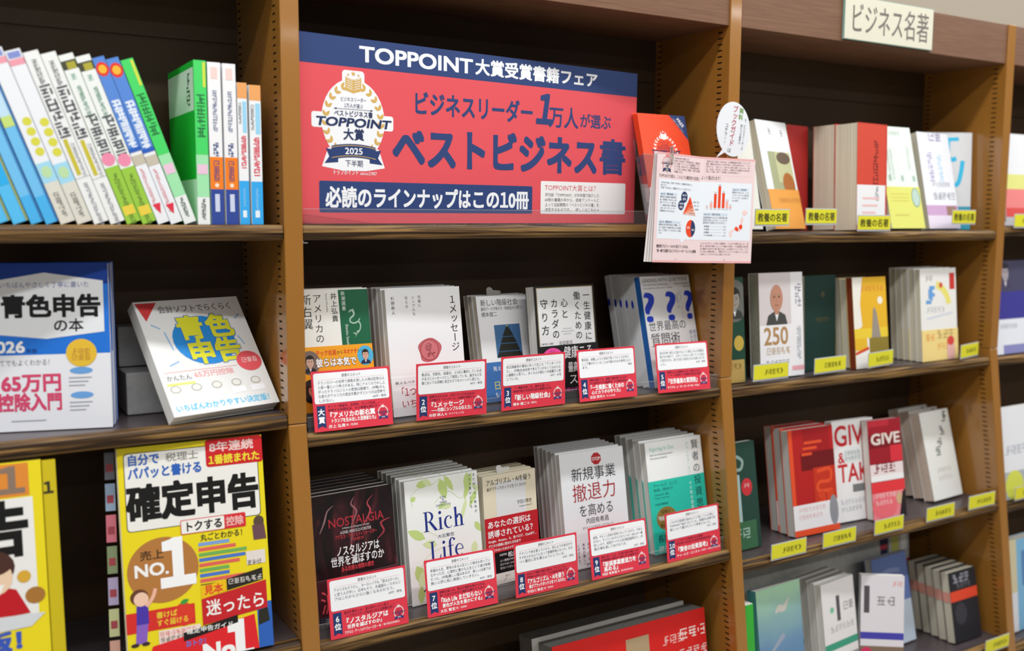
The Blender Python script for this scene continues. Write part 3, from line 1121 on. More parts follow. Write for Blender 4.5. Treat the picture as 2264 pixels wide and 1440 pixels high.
def f8(mb):
    mb.rect(0, 0, .1034, .1770, '#e3d9c0', 1)
    mb.rect(.0240, .1070, .0820, .1640, '#dedfe0', 2)
    mb.text('アルゴリズム・AIを疑う', .0060, .1655, .0105, BK, .008, 'l', .0890, 3, 3)
    mb.text('誰がブラックボックスをつくるのか', .0070, .1548, .0064, BK, 0, 'l', .0770, 3)
    mb.text('宇田川敦史', .0940, .1265, .0074, BK, 0, 'r', .0300, 3)
    mb.text('Udagawa Atsushi', .0940, .1195, .0035, '#4a4a4a', 0, 'r', .0260, 3)


def b8(mb):
    mb.text('あなたの選択は', .0040, .0980, .0125, '#ffffff', .014, 'l', .0850, 2, 3)
    mb.text('誘導されている？', .0040, .0825, .0125, '#ffffff', .014, 'l', .0940, 2, 3)
    mb.text('Google、Amazon、X、食べログ、ChatGPT…', .0040, .0715, .0054, '#ffffff', .012, 'l', .0950, 2)
    mb.text('デジタル情報に囲まれる社会で', .0040, .0640, .0054, '#ffffff', .012, 'l', .0630, 2)
    mb.text('だまされないためのメディア・リテラシー', .0040, .0565, .0054, '#ffffff', .012, 'l', .0840, 2)
    mb.rect(0, .0180, .1040, .0520, '#141416', 2)
    mb.text('社会学者', .0240, .0470, .0040, '#ffffff', 0, 'l', .014, 3)
    mb.text('松原仁', .0400, .0455, .0095, '#ffffff', .012, 'l', .030, 3, 3)
    for i in range(3):
        mb.text(('よい情報が効率よく得られて', 'ばかりはいられない。この本に', '気付いてほしいと願っている'), .0240, .0375 - i * .0060, .0042, '#e8e8e8', 0, 'l', .056, 3) if False else mb.text(('よい情報が効率よく得られて', 'ばかりはいられない。この本に', '気付いてほしいと願っている')[i], .0240, .0375 - i * .0060, .0042, '#e8e8e8', 0, 'l', .056, 3)
    mb.rect(0, 0, .1040, .0180, '#e6e3da', 2)
    mb.stroke([(.030, .004), (.036, .010), (.034, .013), (.042, .012)], .0012, '#a8a49c', 3)
    mb.text('集英社新書', .0540, .0090, .0075, BK, 0, 'l', .040, 3)


B8o = book('pocket_book', 'beige pocket book with a red band, behind the rank 8 card', 'book', (.3160, .0260, Z3), 5.9, 3.5, .1034, .1770, .0115, f8, cover='#e3d9c0', group='beige pocket books', band=(.1090, '#bf1f2a', b8), pages=CREAM)
stack(B8o, 3, .0115, 'beige red-band pocket book', 5.9, 3.5)
o = dup(bpy.data.objects['sales_slip'], (.3500, .0560, 1.0810), 'small paper slip on top of the beige red-band pocket books')
o.rotation_euler = (R(-20), R(3), R(10))


def f9(mb):
    mb.rect(0, 0, .1320, .1950, '#e3e4e7', 1)
    pts = [(.0750 + .0108 * math.cos(R(22.5 + 45 * i)), .1800 + .0108 * math.sin(R(22.5 + 45 * i))) for i in range(8)]
    mb.poly(pts, '#b3262e', 2)
    mb.text('STOP', .0750, .1800, .0085, '#ffffff', .01, 'c', .0165, 3, 3)
    mb.rect(.0743, .120, .0757, .1692, '#b9bbc0', 2)
    mb.text('新規事業', .0210, .1570, .0240, '#26262b', .0, 'l', .0930, 3, 4)
    mb.text('撤退力', .0205, .1260, .0320, '#a3262e', .0, 'l', .0920, 3, 4)
    mb.text('を高める', .0310, .0955, .0220, '#26262b', .0, 'l', .0730, 3, 4)
    mb.text('内田有希昌', .0440, .0775, .0105, '#26262b', .004, 'l', .0480, 3, 3)
    mb.text('ボストン コンサルティング グループ', .0680, .0665, .0052, '#3a3a40', 0, 'c', .0640, 3)
    mb.text('日本共同代表', .0680, .0600, .0052, '#3a3a40', 0, 'c', .0260, 3)
    for i, t in enumerate(('行きたいのに', '進むより退く', '勇気が難しい', 'ときがある。')):
        mb.vtext(t, .0560 - i * .0105, .0420, .0055, '#5a5a62', 0, step=.0062, layer=3)
    mb.text('東洋経済新報社', .0380, .0060, .0045, '#5a5a62', 0, 'l', .030, 3)


def sp9(mb):
    mb.rect(.0, .1550, .0120, .1950, '#a3262e', 1)


B9o = book('book', 'pale grey book with a small red stop sign on the cover', 'book', (.4630, .0150, Z3), 9.5, 0, .1330, .1950, .0120, f9, cover='#e3e4e7', group='pale grey stop-sign books')
stack(B9o, 5, .0120, 'pale grey stop-sign book', 9.5, 0)

TEAL = '#2cc3ad'


def f10(mb):
    mb.rect(0, 0, .1309, .1960, '#f0f1f1', 1)
    mb.rect(0, 0, .1309, .1275, TEAL, 2)
    mb.text('Figuring It Out', .0090, .1835, .0100, '#8fd0c4', 0, 'l', .0560, 3, 3)
    mb.text("Sixty Years of Answering Investors'", .0090, .1730, .0044, '#4a4d50', 0, 'l', .053, 3)
    mb.text('Most Important Questions', .0090, .1670, .0044, '#4a4d50', 0, 'l', .039, 3)
    mb.vtext('賢者の投資思考', .1145, .1900, .0175, '#16181c', .0, step=.0212, layer=3, res=4)
    mb.vtext('チャールズ・エリス', .0965, .1870, .0062, '#7cc9bb', 0, step=.0072, layer=3)
    mb.vtext('60年の思索の', .0965, .1180, .0075, '#e4f6f2', 0, step=.0088, layer=3)
    mb.text('チャールズ・エリス', .0100, .1190, .0076, '#12403a', 0, 'l', .0550, 3)
    mb.text('鹿毛雄二・鹿毛房子 訳', .0100, .1110, .0056, '#12403a', 0, 'l', .0440, 3)
    mb.text('Charles D. Ellis', .0100, .1030, .0056, '#12403a', 0, 'l', .0340, 3)
    mb.text('Yuji Kage + Fusako Kage', .0100, .0970, .0038, '#12403a', 0, 'l', .0340, 3)
    mb.text('日本経済新聞出版', .0100, .0860, .0048, '#12403a', 0, 'l', .0300, 3)
    mb.ell(.0340, .0600, .0235, .0205, '#8d7437', 3, 36)
    mb.text('投資の', .0220, .0720, .0070, '#1d1a10', 0, 'l', .020, 4)
    mb.text('「敗者のゲーム」', .0110, .0610, .0085, '#ffffff', .01, 'l', .046, 4)
    mb.text('原点がここに', .0180, .0480, .0085, '#1d1a10', .01, 'l', .036, 4)
    mb.text('長期投資の', .0090, .0260, .0140, '#12302c', .01, 'l', .072, 3)
    mb.text('鉄則', .0090, .0080, .0130, '#d8f0ea', .0, 'l', .028, 3)


def sp10(mb):
    mb.rect(0, 0, .0160, .1275, TEAL, 1)


B10o = book('book', 'white and turquoise book behind the rank 10 card', 'book', (.6380, .0020, Z3), 10.5, 1.4, .1309, .1960, .0160, f10, cover='#f0f1f1', group='white and turquoise books', pages=PAGES)
mb = MB()
for a in (.0006, .0148):
    mb.box(-.0002, .0004, a - .0004, a + .0008, 0, .1275, TEAL)
mb.build('jacket_edge', B10o)
stack(B10o, 4, .0160, 'white and turquoise book', 10.5, 1.4)

# ================================================================== comment cards
CR = '#e23a4c'
CN = '#22386b'


def card(k, x, y, z, tilt, yaw, wd, rank, com, who, sub, title, auth, label):
    mb = MB()
    H = .0845
    W = .1180
    s = wd / W
    mb.T = Matrix.Scale(s, 4, (1, 0, 0))
    mb.box(0, W, 0, .0005, 0, H, CR)
    mb.rrect(.0030, .0385, W - .0030, H - .0030, .0030, '#2b3a66', 1)
    mb.rrect(.0030, .0388, W - .0030, H - .0030, .0030, '#f4f5f8', 2)
    mb.text('読者のコメント', W / 2, H - .0080, .0052, '#26262c', .004, 'c', .0290, 3)
    mb.rect(.0095, H - .0126, W - .0095, H - .0123, '#e9a3a8', 3)
    for i, t in enumerate(com):
        full = len(t) > 19
        mb.text(t, .0085, H - .0168 - i * .0062, .0052, '#2a2e48', 0, 'l', .1010 if full else None, 3)
    zz = H - .0168 - (len(com) - (1 if len(com[-1]) < 14 else 0)) * .0062
    mb.text(who, W - .0075, max(zz, .0425), .0042, '#2a2e48', 0, 'r', None, 3)
    mb.poly([(.0050, .0360), (.0175, .0360), (.0175, .0045), (.01125, .0075), (.0050, .0045)], CN, 1)
    if len(rank) == 2 and rank[0] in '大':
        mb.text('大', .01125, .0270, .0098, '#ffffff', .03, 'c', None, 2, 3)
        mb.text('賞', .01125, .0160, .0098, '#ffffff', .03, 'c', None, 2, 3)
    else:
        mb.text(rank[:-1], .01125, .0275, .0108, '#ffffff', .02, 'c', None, 2, 3)
        mb.text('位', .01125, .0165, .0098, '#ffffff', .03, 'c', None, 2, 3)
    for i, t in enumerate(sub):
        mb.text(t, .0210, .0340 - i * .0052, .0045, '#431c3c', .004, 'l', min(len(t) * .0044, .080), 2)
    n = len(title)
    if n == 1:
        mb.text(title[0], .0195, .0185, .0098, '#ffffff', .03, 'l', min(.0085 * len(title[0]), .074), 2, 3)
        az = .0085
    else:
        a = .0086 if len(title[0]) >= len(title[1]) - 6 else .0090
        mb.text(title[0], .0195, .0215, .0090, '#ffffff', .03, 'l', min(.0085 * len(title[0]), .072), 2, 3)
        b = .0086 if len(title[1]) < 9 else .0064
        mb.text(title[1], .0245, .0135, b, '#ffffff', .026, 'l', min(b * .97 * len(title[1]), .070), 2, 3)
        az = .0060
    nm, pb = auth
    wn = min(.0050 * len(nm), .050)
    mb.text(nm, .0205, az, .0052, '#ffffff', .016, 'l', wn, 2)
    mb.text(pb, .0205 + wn + .001, az, .0036, '#ffffff', .0, 'l', None, 2)
    emblem(mb, .1035, .0190, .0105, None, '#f6e3e3', '#7c2f44', '#2c3a72', '#2c3f7c', 1, True)
    mb.arc(.1035, .0192, .0076, .0086, .0066, .0076, '#f6e3e3', 1)
    mb.T = Matrix.Identity(4)
    o = mb.build('comment_card')
    o.location = (x, y, z)
    o.rotation_euler = (-R(tilt), 0, R(yaw))
    tag(o, label, 'card', 'red comment cards along the middle shelves')


CARDS = [
    (.0239, 9.3, -.8, .1177, '大賞', ('テクノロジーの世界で頭角を現した人物は狂気の人', 'と紙一重という怖さがある。特にアメリカでのし上', 'がったテクノロジストの思想は極端で、(中略)そん', 'な彼らがアメリカの政治を動かすというのは恐怖で', 'しかない。'), '60代・男性', ('キリスト教保守、反移民、テック右派…。', '変貌する米国右派、その実態を明かす！'), ('『アメリカの新右翼', 'トランプを生み出した思想家たち』'), ('井上 弘貴', '著／新潮社'), 'red comment card with the grand prize ribbon'),
    (.1795, 0, -2, .1158, '2位', ('焦点化、先鋭化、結晶化、と3点に集約している点', 'がまさにメッセージとして実践している。論文など文', '章においても同様に役立ちそうなメソッドと感じた。'), '40代・男性', ('結果を出す人は、1行にすべてを込める！', '人を動かす「1メッセージ」の極意を指南する。'), ('『1メッセージ', '――究極にシンプルな伝え方』'), ('杉野 幹人', '著／ダイヤモンド社'), 'red comment card with ribbon number 2'),
    (.3242, .7, 1.1, .1199, '3位', ('非正規雇用の増加に伴って生じた「アンダークラ', 'ス」。(中略)社会全体で考えていかなくてはならな', 'い課題かと思うし、多くの人が読むべき図書だと感', 'じている。'), '50代・女性', ('「一億総中流」は、過去の話――。', '格差が拡がる日本社会の実態を示す。'), ('『新しい階級社会』',), ('橋本 健二', '著／講談社'), 'red comment card with ribbon number 3'),
    (.4716, 7.8, -.7, .1169, '4位', ('数年前、休職しようと本気で思ってたことがあり、', 'ここで書かれていることは今後のための参考となり', 'ます。'), '男性', ('年齢を重ねても、健康で働き続けるには？', '1万人超を診てきた産業医が、その秘訣を語る。'), ('『一生健康に働くための', '心とカラダの守り方』'), ('吉田 英司', '著／かんき出版'), 'red comment card with ribbon number 4'),
    (.6347, 9.5, -4.5, .1105, '5位', ('自分が持つ答えに従わせようと閉じられた質問を', '投げかけ続けて、上手くいかないと思っていた自分', 'に気付かされ、自らを変える起点となる1冊となりま', 'した。'), '60代・男性', ('“質問”は人や組織を大きく成長させる！', 'リーダーが習得すべき質問の技法を伝授。'), ('『世界最高の質問術』',), ('マイケル・J・マーコード', '他著／新潮社'), 'red comment card with ribbon number 5'),
    (.0303, 8.6, -.3, .1190, '6位', ('アメリカもそうだし、ヨーロッパでも「昔はよかった」', 'と思う人が多い。日本もそう。先進国のノスタルジ', 'アはこれからさらに強くなるのだろう。'), '60代・男性', ('過去を懐かしみ、昔は良かったと思う……。', '「ノスタルジア」が社会に与える影響を説く。'), ('『ノスタルジアは', '世界を滅ぼすのか』'), ('アグネス・アーノルド=フォースター', '著／東洋経済新報社'), 'red comment card with ribbon number 6'),
    (.1804, 9.3, -1, .1187, '7位', ('幸福な人生、意味のある人生という視点も持ってい', 'なかったが、心理的に豊かな人生という道が新鮮', 'だった。(中略)難しい面はあるが、楽しいは楽では', '無いと肝に銘じ実践していきたい。'), '40代・男性', ('挑戦を楽しみ、変化や偶然を受け入れる。', '良い人生のカギは“心理的な豊かさ”にあり！'), ('『Rich Life まだ知らない', '景色が人生を豊かにする』'), ('大石 繁宏', '著／日経BP'), 'red comment card with ribbon number 7'),
    (.3317, 5.6, .4, .1185, '8位', ('アマゾンで本を買っていたら、同じような本ばかり', 'すすめられるようになって食傷気味になった。なる', 'べく書店に足を運ぶようにしている。'), '50代・男性', ('SNSなどで情報の選別に関わる「アルゴリズム」。', '利用者には見えづらい、その仕組みを紹介する。'), ('『アルゴリズム・AIを疑う', '誰がブラックボックスをつくるのか』'), ('宇田川 敦史', '著／集英社'), 'red comment card with ribbon number 8'),
    (.4774, 10.1, -.5, .1184, '9位', ('結局、やること自体が目的になっているから、やめら', 'れない。やっている(やらされている？)本人が一番', '苦しいので、経営ボードや上司が撤退基準なり、(中', '略)引導を渡してあげるべき。'), '40代・男性', ('適切に退くことは、次の取り組みの糧となる！', '新規事業の“幕引きの図り方”を解説する。'), ('『新規事業撤退力を', '高める』'), ('内田 有希昌', '著／東洋経済新報社'), 'red comment card with ribbon number 9'),
    (.6363, 6.8, 1.6, .1250, '10位', ('これから投資を始めようと思っていた時に', 'TOPPOINTで紹介されていた。長期的な目線で投', '資について書かれていて参考になった。'), '40代・男性', ('インデックス投資はなぜ最強？', '時代を経ても色あせない投資の基本原則を語る。'), ('『賢者の投資思考』',), ('チャールズ・エリス', '著／日経BP・日本経済新聞出版'), 'red comment card with ribbon number 10'),
]
for i, c in enumerate(CARDS):
    z = Z2 if i < 5 else Z3
    card(i, c[0], (fy(z) + (.0012 if i < 5 else (.0060, .0055, .0045, .0055, .0065)[i - 5])), z + .0006, c[1], c[2], c[3], *c[4:])


# ================================================================== leaflets by the poster
LO = '#ee4a22'


def fl(mb):
    mb.rect(0, 0, .1055, .1890, LO, 1)
    mb.poly([(.0700, .1890), (.1055, .1890), (.1055, .1440)], NAVY, 2)
    mb.push(Matrix.Translation((.0905, 0, .1740)) @ Matrix.Rotation(R(51), 4, 'Y'))
    mb.text('FREE', 0, .0035, .0090, '#ffffff', .012, 'c', .0190, 3, 3)
    mb.text('ご自由にお持ちください', 0, -.0045, .0034, '#f0d0c8', 0, 'c', .0330, 3)
    mb.pop()
    emblem(mb, .0500, .1215, .0340, None, '#fbe9e4', '#2b2f55', '#24305c', '#24305c', 2)
    mb.rect(0, .0300, .1055, .0560, '#f4efec', 2)
    mb.rect(0, 0, .1055, .0300, '#4a2a52', 2)
    for i, t in enumerate(('新刊ビジネス書の中から', '「読むべき10冊」を', '厳選して紹介！')):
        mb.text(t, .0060, .0510 - i * .0075, .0058, '#2b2f55', 0, 'l', .060, 3)


hold = thing('leaflet_holder', 'clear acrylic leaflet holder full of orange leaflets right of the poster', 'leaflet holder', (.6300, .0165, 1.4930), 16, 0)
mb = MB(); mb.box(0, .1130, -.0020, -.0008, .0, .1170, ACRYL); mb.build('front_panel', hold)
mb = MB(); mb.box(0, .1130, .0185, .0196, .0, .1500, ACRYL); mb.build('back_panel', hold)
mb = MB(); mb.box(0, .0011, -.0008, .0185, .0, .1170, ACRYL); mb.box(.1119, .1130, -.0008, .0185, 0, .1170, ACRYL); mb.box(.0011, .1119, -.0008, .0185, -.0, .0011, ACRYL); mb.build('side_panels', hold)
mb = MB(); mb.box(0, .1130, -.0021, -.0007, .1170, .1175, ACRYL_EDGE); mb.build('front_edge', hold)


def leaflet():
    o = thing('leaflet', 'front orange leaflet marked free in the clear holder right of the poster', 'leaflet', (.6337, .0185, 1.4950), 16, 0, 'orange leaflets in the clear holder')
    mb = MB(); mb.box(0, .1055, 0, .0004, 0, .1890, LO); fl(mb); mb.build('cover_sheet', o)
    mb = MB(); mb.box(.0004, .1050, .0004, .0009, .0004, .1886, '#f0e6e2'); mb.build('inner_pages', o)
    return o


l0 = leaflet()
for i in range(1, 6):
    dup(l0, (.6337 - .0004 * i, .0185 + .0021 * i, 1.4950), ORD[i] + ' orange leaflet from the front in the clear holder')

# ------------------------------------------------------------------ open booklet clipped in front
PINK = '#f1d9da'
bk = thing('open_booklet', 'open pink booklet with bar chart and pie chart clipped in front of the leaflets', 'booklet', (.6870, -.0290, 1.4225))
PW, PH = .1100, .1770


def page_l(mb):
    mb.rect(0, 0, PW, PH, PINK, 1)
    mb.rect(0, 0, PW, .0035, '#efb3b4', 2)
    mb.rect(0, PH - .0030, PW, PH, '#efb3b4', 2)
    emblem(mb, .0240, PH - .0170, .0145, None, '#e58a86', '#7c4a58', '#2b3157', '#33395e', 2, True)
    for i, t in enumerate(('TOPPOINT大賞とは？', '月刊誌「TOPPOINT」が半年間で紹介した書籍の中', 'から、読者アンケートによって当該期間の「ベスト', 'ビジネス書」を決定するもの。読者の投票を集計し', 'トップ10は、2004年より開始、今回で43回目', 'の開催となる。')):
        mb.text(t, .0410, PH - .0075 - i * .0043, .0040 if i else .0046, '#6a3f4a', 0, 'l', min(.0026 * len(t) + .006, .066), 2)
    mb.text('TOPPOINT大賞は、このような購読者の投票に', .0060, .1400, .0064, '#4a3038', 0, 'l', .1020, 2)
    mb.poly([(.0070, .0385), (.0640, .0385), (.0700, .0320), (.0760, .0385), (PW, .0385), (PW, .1345), (.0070, .1345)], '#eef3fa', 2)
    for i, t in enumerate(('TOPPOINT大賞は、月刊誌「TOPPOINT」の購読者の投票により', '決定します。', '月刊誌「TOPPOINT」の購読者プロフィールを見てみると…')):
        mb.text(t, .0110, .1290 - i * .0042, .0037, '#555a70', 0, 'l', .078 if i != 1 else .016, 3)
    mb.rect(.0110, .1090, .0520, .1130, '#d3e0ee', 3)
    mb.text('data 01　購読者層', .0120, .1110, .0038, '#3a4a70', 0, 'l', .030, 4)
    for i, t in enumerate(('購読者の役職者が最高経営', '層、管理職まで含めると6割', '強がマネジメント層であ', 'り、知識欲が旺盛・情報感度', 'に鋭いなビジネスリーダー', 'が購読者の大半を占める。')):
        mb.text(t, .0110, .1060 - i * .0045, .0036, '#4a4f66', 0, 'l', .040, 3)
    mb.ell(.0705, .1080, .0080, .0092, '#2c3a66', 4)
    mb.ell(.0632, .0945, .0072, .0080, '#2c3a66', 5)
    mb.text('50%', .0705, .1050, .0050, '#ffffff', .012, 'c', None, 5)
    mb.text('経営者', .0705, .1110, .0034, '#ffffff', 0, 'c', None, 5)
    mb.text('45%', .0632, .0915, .0050, '#ffffff', .012, 'c', None, 6)
    mb.text('管理職', .0632, .0970, .0034, '#ffffff', 0, 'c', None, 6)
    A, B = (.0850, .1095), (.0690, .0800)
    for q, c, ly in (((.1015, .0785), '#f8c7b8', 4), ((.0975, .0860), '#f5a58c', 5), ((.0940, .0925), '#f07a52', 6), ((.0905, .0990), LO, 7)):
        mb.poly([B, A, q], c, ly)
    for i in range(4):
        mb.text(('9%', '25%', '6%', 'その他 15%')[i], (.0840, .0880, .0900, .0910)[i], (.0985, .0925, .0875, .0820)[i], .0032, '#5a2a20', 0, 'c', None, 8)
    for i in range(3):
        mb.text(('経営者・役員', '部長・次長', '課長')[i], .0935 + i * .003, .1010 - i * .0060, .0032, '#555a70', 0, 'l', .0150 - i * .003, 3)
    mb.rect(.0110, .0640, .0640, .0680, '#d3e0ee', 3)
    mb.text('data 02　購読目的', .0120, .0660, .0038, '#3a4a70', 0, 'l', .030, 4)
    for i, t in enumerate(('購読者の役半数が経営まで購読、ビジ', 'ネスに直結する知識を得るための情報', '源として活用している方が多いと推測', 'される。')):
        mb.text(t, .0110, .0612 - i * .0045, .0036, '#4a4f66', 0, 'l', .055 if i < 3 else .010, 3)
    mb.ell(.0900, .0570, .0126, .0150, '#ffffff', 3)
    mb.ell(.0900, .0570, .0120, .0144, LO, 4, 24, 80, 285)
    mb.ell(.0900, .0570, .0120, .0144, '#2c3a66', 4, 24, -75, 80)
    mb.text('55%', .0845, .0585, .0050, '#ffffff', .01, 'c', None, 5)
    mb.text('45%', .0960, .0550, .0044, '#ffffff', .01, 'c', None, 5)
    mb.text('購読者プロフィールから見えてくるのは、', .0080, .0265, .0058, '#4a3038', .012, 'l', .0820, 3)
    mb.text('“第一線で活躍するビジネスリーダー”という人物像', .0080, .0190, .0058, '#4a3038', .012, 'l', .0990, 3)
    mb.text('13', .0560, .0060, .0030, '#7c5a60', 0, 'c', None, 3)


def page_r(mb):
    mb.rect(0, 0, PW, PH, PINK, 1)
    mb.rect(0, 0, PW, .0035, '#efb3b4', 2)
    mb.rect(0, PH - .0030, PW, PH, '#efb3b4', 2)
    for z in (.1470, .1725):
        mb.rect(.0090, z, .1020, z + .0002, '#e8b4b4', 2)
    for x in (.0090, .1018):
        mb.rect(x, .1470, x + .0002, .1727, '#e8b4b4', 2)
    for i, t in enumerate(('【選考方法】月刊誌「TOPPOINT」の定期購読者を対象にアンケートを', '実施。書籍2025年7月号～12月号で紹介した新刊60冊の中から、「これ', 'は良かった」「役立った」と思われる3冊に投票してもらった。1位', '3点、2位2点、3位1点として集計し、総得点1位の書籍をTOPPOINT', '大賞として選定。併せて、得点順に上位10冊を抽出した。')):
        mb.text(t, .0110, .1698 - i * .0042, .0036, '#6a3f4a', 0, 'l', .0880 if i < 4 else .070, 2)
    mb.text('よって選ばれます！', .0030, .1425, .0070, '#4a3038', .008, 'l', .0410, 2)
    mb.rect(0, .0385, .1050, .1360, '#eef3fa', 2)
    bars = ((.0135, .0010, '#f8b4a8'), (.0220, .0080, '#f8b4a8'), (.0297, .0235, LO), (.0378, .0367, LO), (.0458, .0253, LO), (.0534, .0117, '#f8b4a8'), (.0605, .0033, '#f8b4a8'))
    for i, (x, h, c) in enumerate(bars):
        mb.rect(x, .0930, x + .0053, .0930 + h, c, 3)
        mb.text(('1%', '7%', '21%', '33%', '22%', '11%', '4%')[i], x + .0027, .0950 + h, .0032, '#555a70', 0, 'c', None, 3)
        mb.text(('~19', '20代', '30代', '40代', '50代', '60代', '70~')[i], x + .0027, .0910, .0026, '#555a70', 0, 'c', None, 3)
    mb.rect(.0655, .1230, .0980, .1270, '#d3e0ee', 3)
    mb.text('data 03　年齢層', .0665, .1250, .0038, '#3a4a70', 0, 'l', .027, 4)
    for i, t in enumerate(('購読者の70%以上が、これま', 'でに多くのビジネス書を読', 'みこんできた、目の肥えた', '40~50歳代。')):
        mb.text(t, .0655, .1200 - i * .0046, .0036, '#4a4f66', 0, 'l', .0340 if i < 3 else .016, 3)
    mb.rect(.0100, .0800, .0580, .0840, '#d3e0ee', 3)
    mb.text('data 04　購読地域', .0110, .0820, .0038, '#3a4a70', 0, 'l', .032, 4)
    for i, t in enumerate(('産業集積地である三大都市圏の購', '読者が6割以上を占め、ビジネスの', '最前線で活躍する方々が多い。')):
        mb.text(t, .0100, .0764 - i * .0044, .0039, '#4a4f66', 0, 'l', .0480, 3)
    for i, t in enumerate(('首都圏', '中部圏', '近畿圏', 'その他地域')):
        z = .0616 - i * .0050
        mb.text(t, .0120, z, .0034, '#3a3f56', .008, 'l', None, 3)
        mb.rect(.0290 if i == 3 else .0230, z - .0002, .0480, z + .0001, '#aab4c8', 3)
        mb.text(('56%', '13%', '9%', '22%')[i], .0560, z, .0034, '#3a3f56', 0, 'r', None, 3)
    for x, z, l, w_, a in ((.0870, .0850, .012, .009, 10), (.0890, .0800, .018, .005, -100), (.0870, .0640, .012, .004, -110), (.0820, .0590, .012, .004, 190), (.0730, .0560, .012, .004, 200), (.0660, .0520, .009, .006, -90)):
        mb.leaf(x, z, l, w_, a, '#f9d4d0', 3)
    mb.ell(.0855, .0620, .0036, .0042, LO, 4)
    mb.ell(.0765, .0590, .0028, .0034, LO, 4)
    mb.ell(.0790, .0572, .0025, .0030, LO, 4)
    for i, t in enumerate(('このようなプロフィールを持った購読者が、「ビジネスで実際に役立った」「良', '書とは一線を画す良書だった」という理由から投票し、その結果最も支持を集', 'めた書籍がTOPPOINT大賞に選ばれます。上位10冊のラインナップは、「ビジ', 'ネスで役立つ情報を得たい」「視野を広げてレベルアップを図りたい」という方', 'に参考にしていただけるものと自負しております。')):
        mb.text(t, .0060, .0330 - i * .0046, .0038, '#6a3f4a', 0, 'l', .0970 if i < 4 else .064, 2)
    mb.text('14', .0550, .0060, .0030, '#7c5a60', 0, 'c', None, 3)


def bent_page(name, fn, yaw, side, off=0, skew=0, roll=0, th=.0004):
    mb = MB()
    mb.box(0, PW, 0, th, 0, PH, PINK if fn else '#efe9e8')
    mb.v = [(x - skew * (1 - z / PH) * (1 - x / PW), y, z) for x, y, z in mb.v]
    if fn:
        fn(mb)
    T = (Matrix.Rotation(R(roll), 4, 'Y') @ Matrix.Rotation(R(yaw), 4, 'Z')) @ Matrix.Translation((-PW if side < 0 else 0, off, 0))
    mb.v = [tuple(T @ Vector(v)) for v in mb.v]
    return mb.build(name, bk)


bent_page('left_page', page_l, 9, -1, roll=2.2)
bent_page('right_page', page_r, -9, 1, roll=1.2)
for yw, off, sk in ((8.2, .0010, .0035), (7.4, .0018, .0070), (6.6, .0026, .0120)):
    bent_page('page_leaf', None, yw, -1, off, sk, roll=2.4)
mb = MB()
for P in ([(-.0845, .158), (-.0845, .184), (-.0835, .1865), (-.0815, .1870), (-.0800, .1855), (-.0798, .164), (-.0788, .1625), (-.0778, .1640), (-.0778, .182)],):
    mb.stroke(P, .0011, mat('clip_wire', '#d9d3c8', .25, metal=.5), 0)
T = (Matrix.Rotation(R(2.2), 4, 'Y') @ Matrix.Rotation(R(9), 4, 'Z')) @ Matrix.Translation((.004, -.0021, 0))
mb.v = [tuple(T @ Vector(v)) for v in mb.v]
o = mb.build('paper_clip')
sm = o.modifiers.new('wire', 'SOLIDIFY'); sm.thickness = .0010
o.location = bk.location
tag(o, 'wire paper clip on the top left corner of the open pink booklet', 'paper clip')

# ================================================================== red-fronted blocks at the bottom of the middle bay
mb_red = lambda mb: None


def fred(mb):
    mb.rect(0, 0, .330, .200, '#d8221f', 1)
    mb.rect(.150, .118, .200, .180, '#b39a78', 2)
    mb.scrib(.156, .132, .020, 2, '#8a7657', False, 3, 4)
    mb.scrib(.228, .160, .016, 3, '#f0b8b4', layer=2, seed=3)
    mb.scrib(.268, .1640, .0190, 3, '#f6dcd8', layer=2, seed=8)
    mb.scrib(.262, .1300, .0160, 4, '#f0c4c0', layer=2, seed=9)


for i, (y, lab) in enumerate(((-.030, 'thick grey slipcase with a bright red front at the bottom shelf'), (.013, 'thick grey slipcase standing behind the red-fronted one'))):
    o = thing('slipcase', lab, 'slipcase', (.4210 - i * .012, y, .5900 + .0068), 8.4, 0, 'grey slipcases on the lowest middle shelf')
    mb = MB(); mb.box(0, .330, .0010, .042, 0, .2000, mat('grey_board', '#77746f', .6, setup=set_speck(120, '#726f6a', '#7d7a75'))); mb.build('case', o, bevel=.001)
    mb = MB(); mb.box(0, .330, 0, .0010, 0, .2010, '#d8221f' if i == 0 else '#d8d6d2')
    if i == 0:
        fred(mb)
    mb.build('front_sheet', o)

# ================================================================== left bay: leaning study guides
L1 = 1.4872
LEAN = 19.4
GX = {}


def spine_book(name, label, xb, th, ht, dp, pr, lean=0, cover='#f0f0f0', y=.010, group=None, spine='#f2f3f4', side=None):
    """spine-out book; its bottom left corner at x = xb; leans with its top to the left"""
    zoff = th * math.sin(R(lean))
    o = thing(name, label, 'book', (xb, y, L1 + .0004), 0, 0, group)
    o.rotation_euler = (0, -R(lean), 0)
    if lean:
        o.location.z = L1 + .0004
    mb = MB(); mb.box(.0006, th - .0006, .0008, dp - .001, .001, ht - .001, PAGES); mb.build('page_block', o)
    mb = MB()
    mb.box(0, .0006, 0, dp, 0, ht, side or cover); mb.box(th - .0006, th, 0, dp, 0, ht, cover)
    mb.box(.0006, th - .0006, 0, .0006, 0, ht, spine)
    pr(mb, th, ht)
    mb.build('cover', o)
    return o


def sX(t):
    return t


def pr_blue(mb, t, h):
    mb.rect(0, 0, t, h, '#74c2f2', 1); mb.rect(0, h * .62, t, h, '#c3e2f6', 2); mb.rect(0, h * .90, t, h * .945, '#ee9aa8', 3)
    mb.rect(0, h * .945, t, h, '#eef2fa', 3); mb.rect(0, 0, t, h * .16, '#4cb4ef', 2); mb.rect(0, h * .56, t, h * .62, '#c9e07c', 3)
    mb.rect(t * .84, 0, t, h, '#3c78b8', 4)


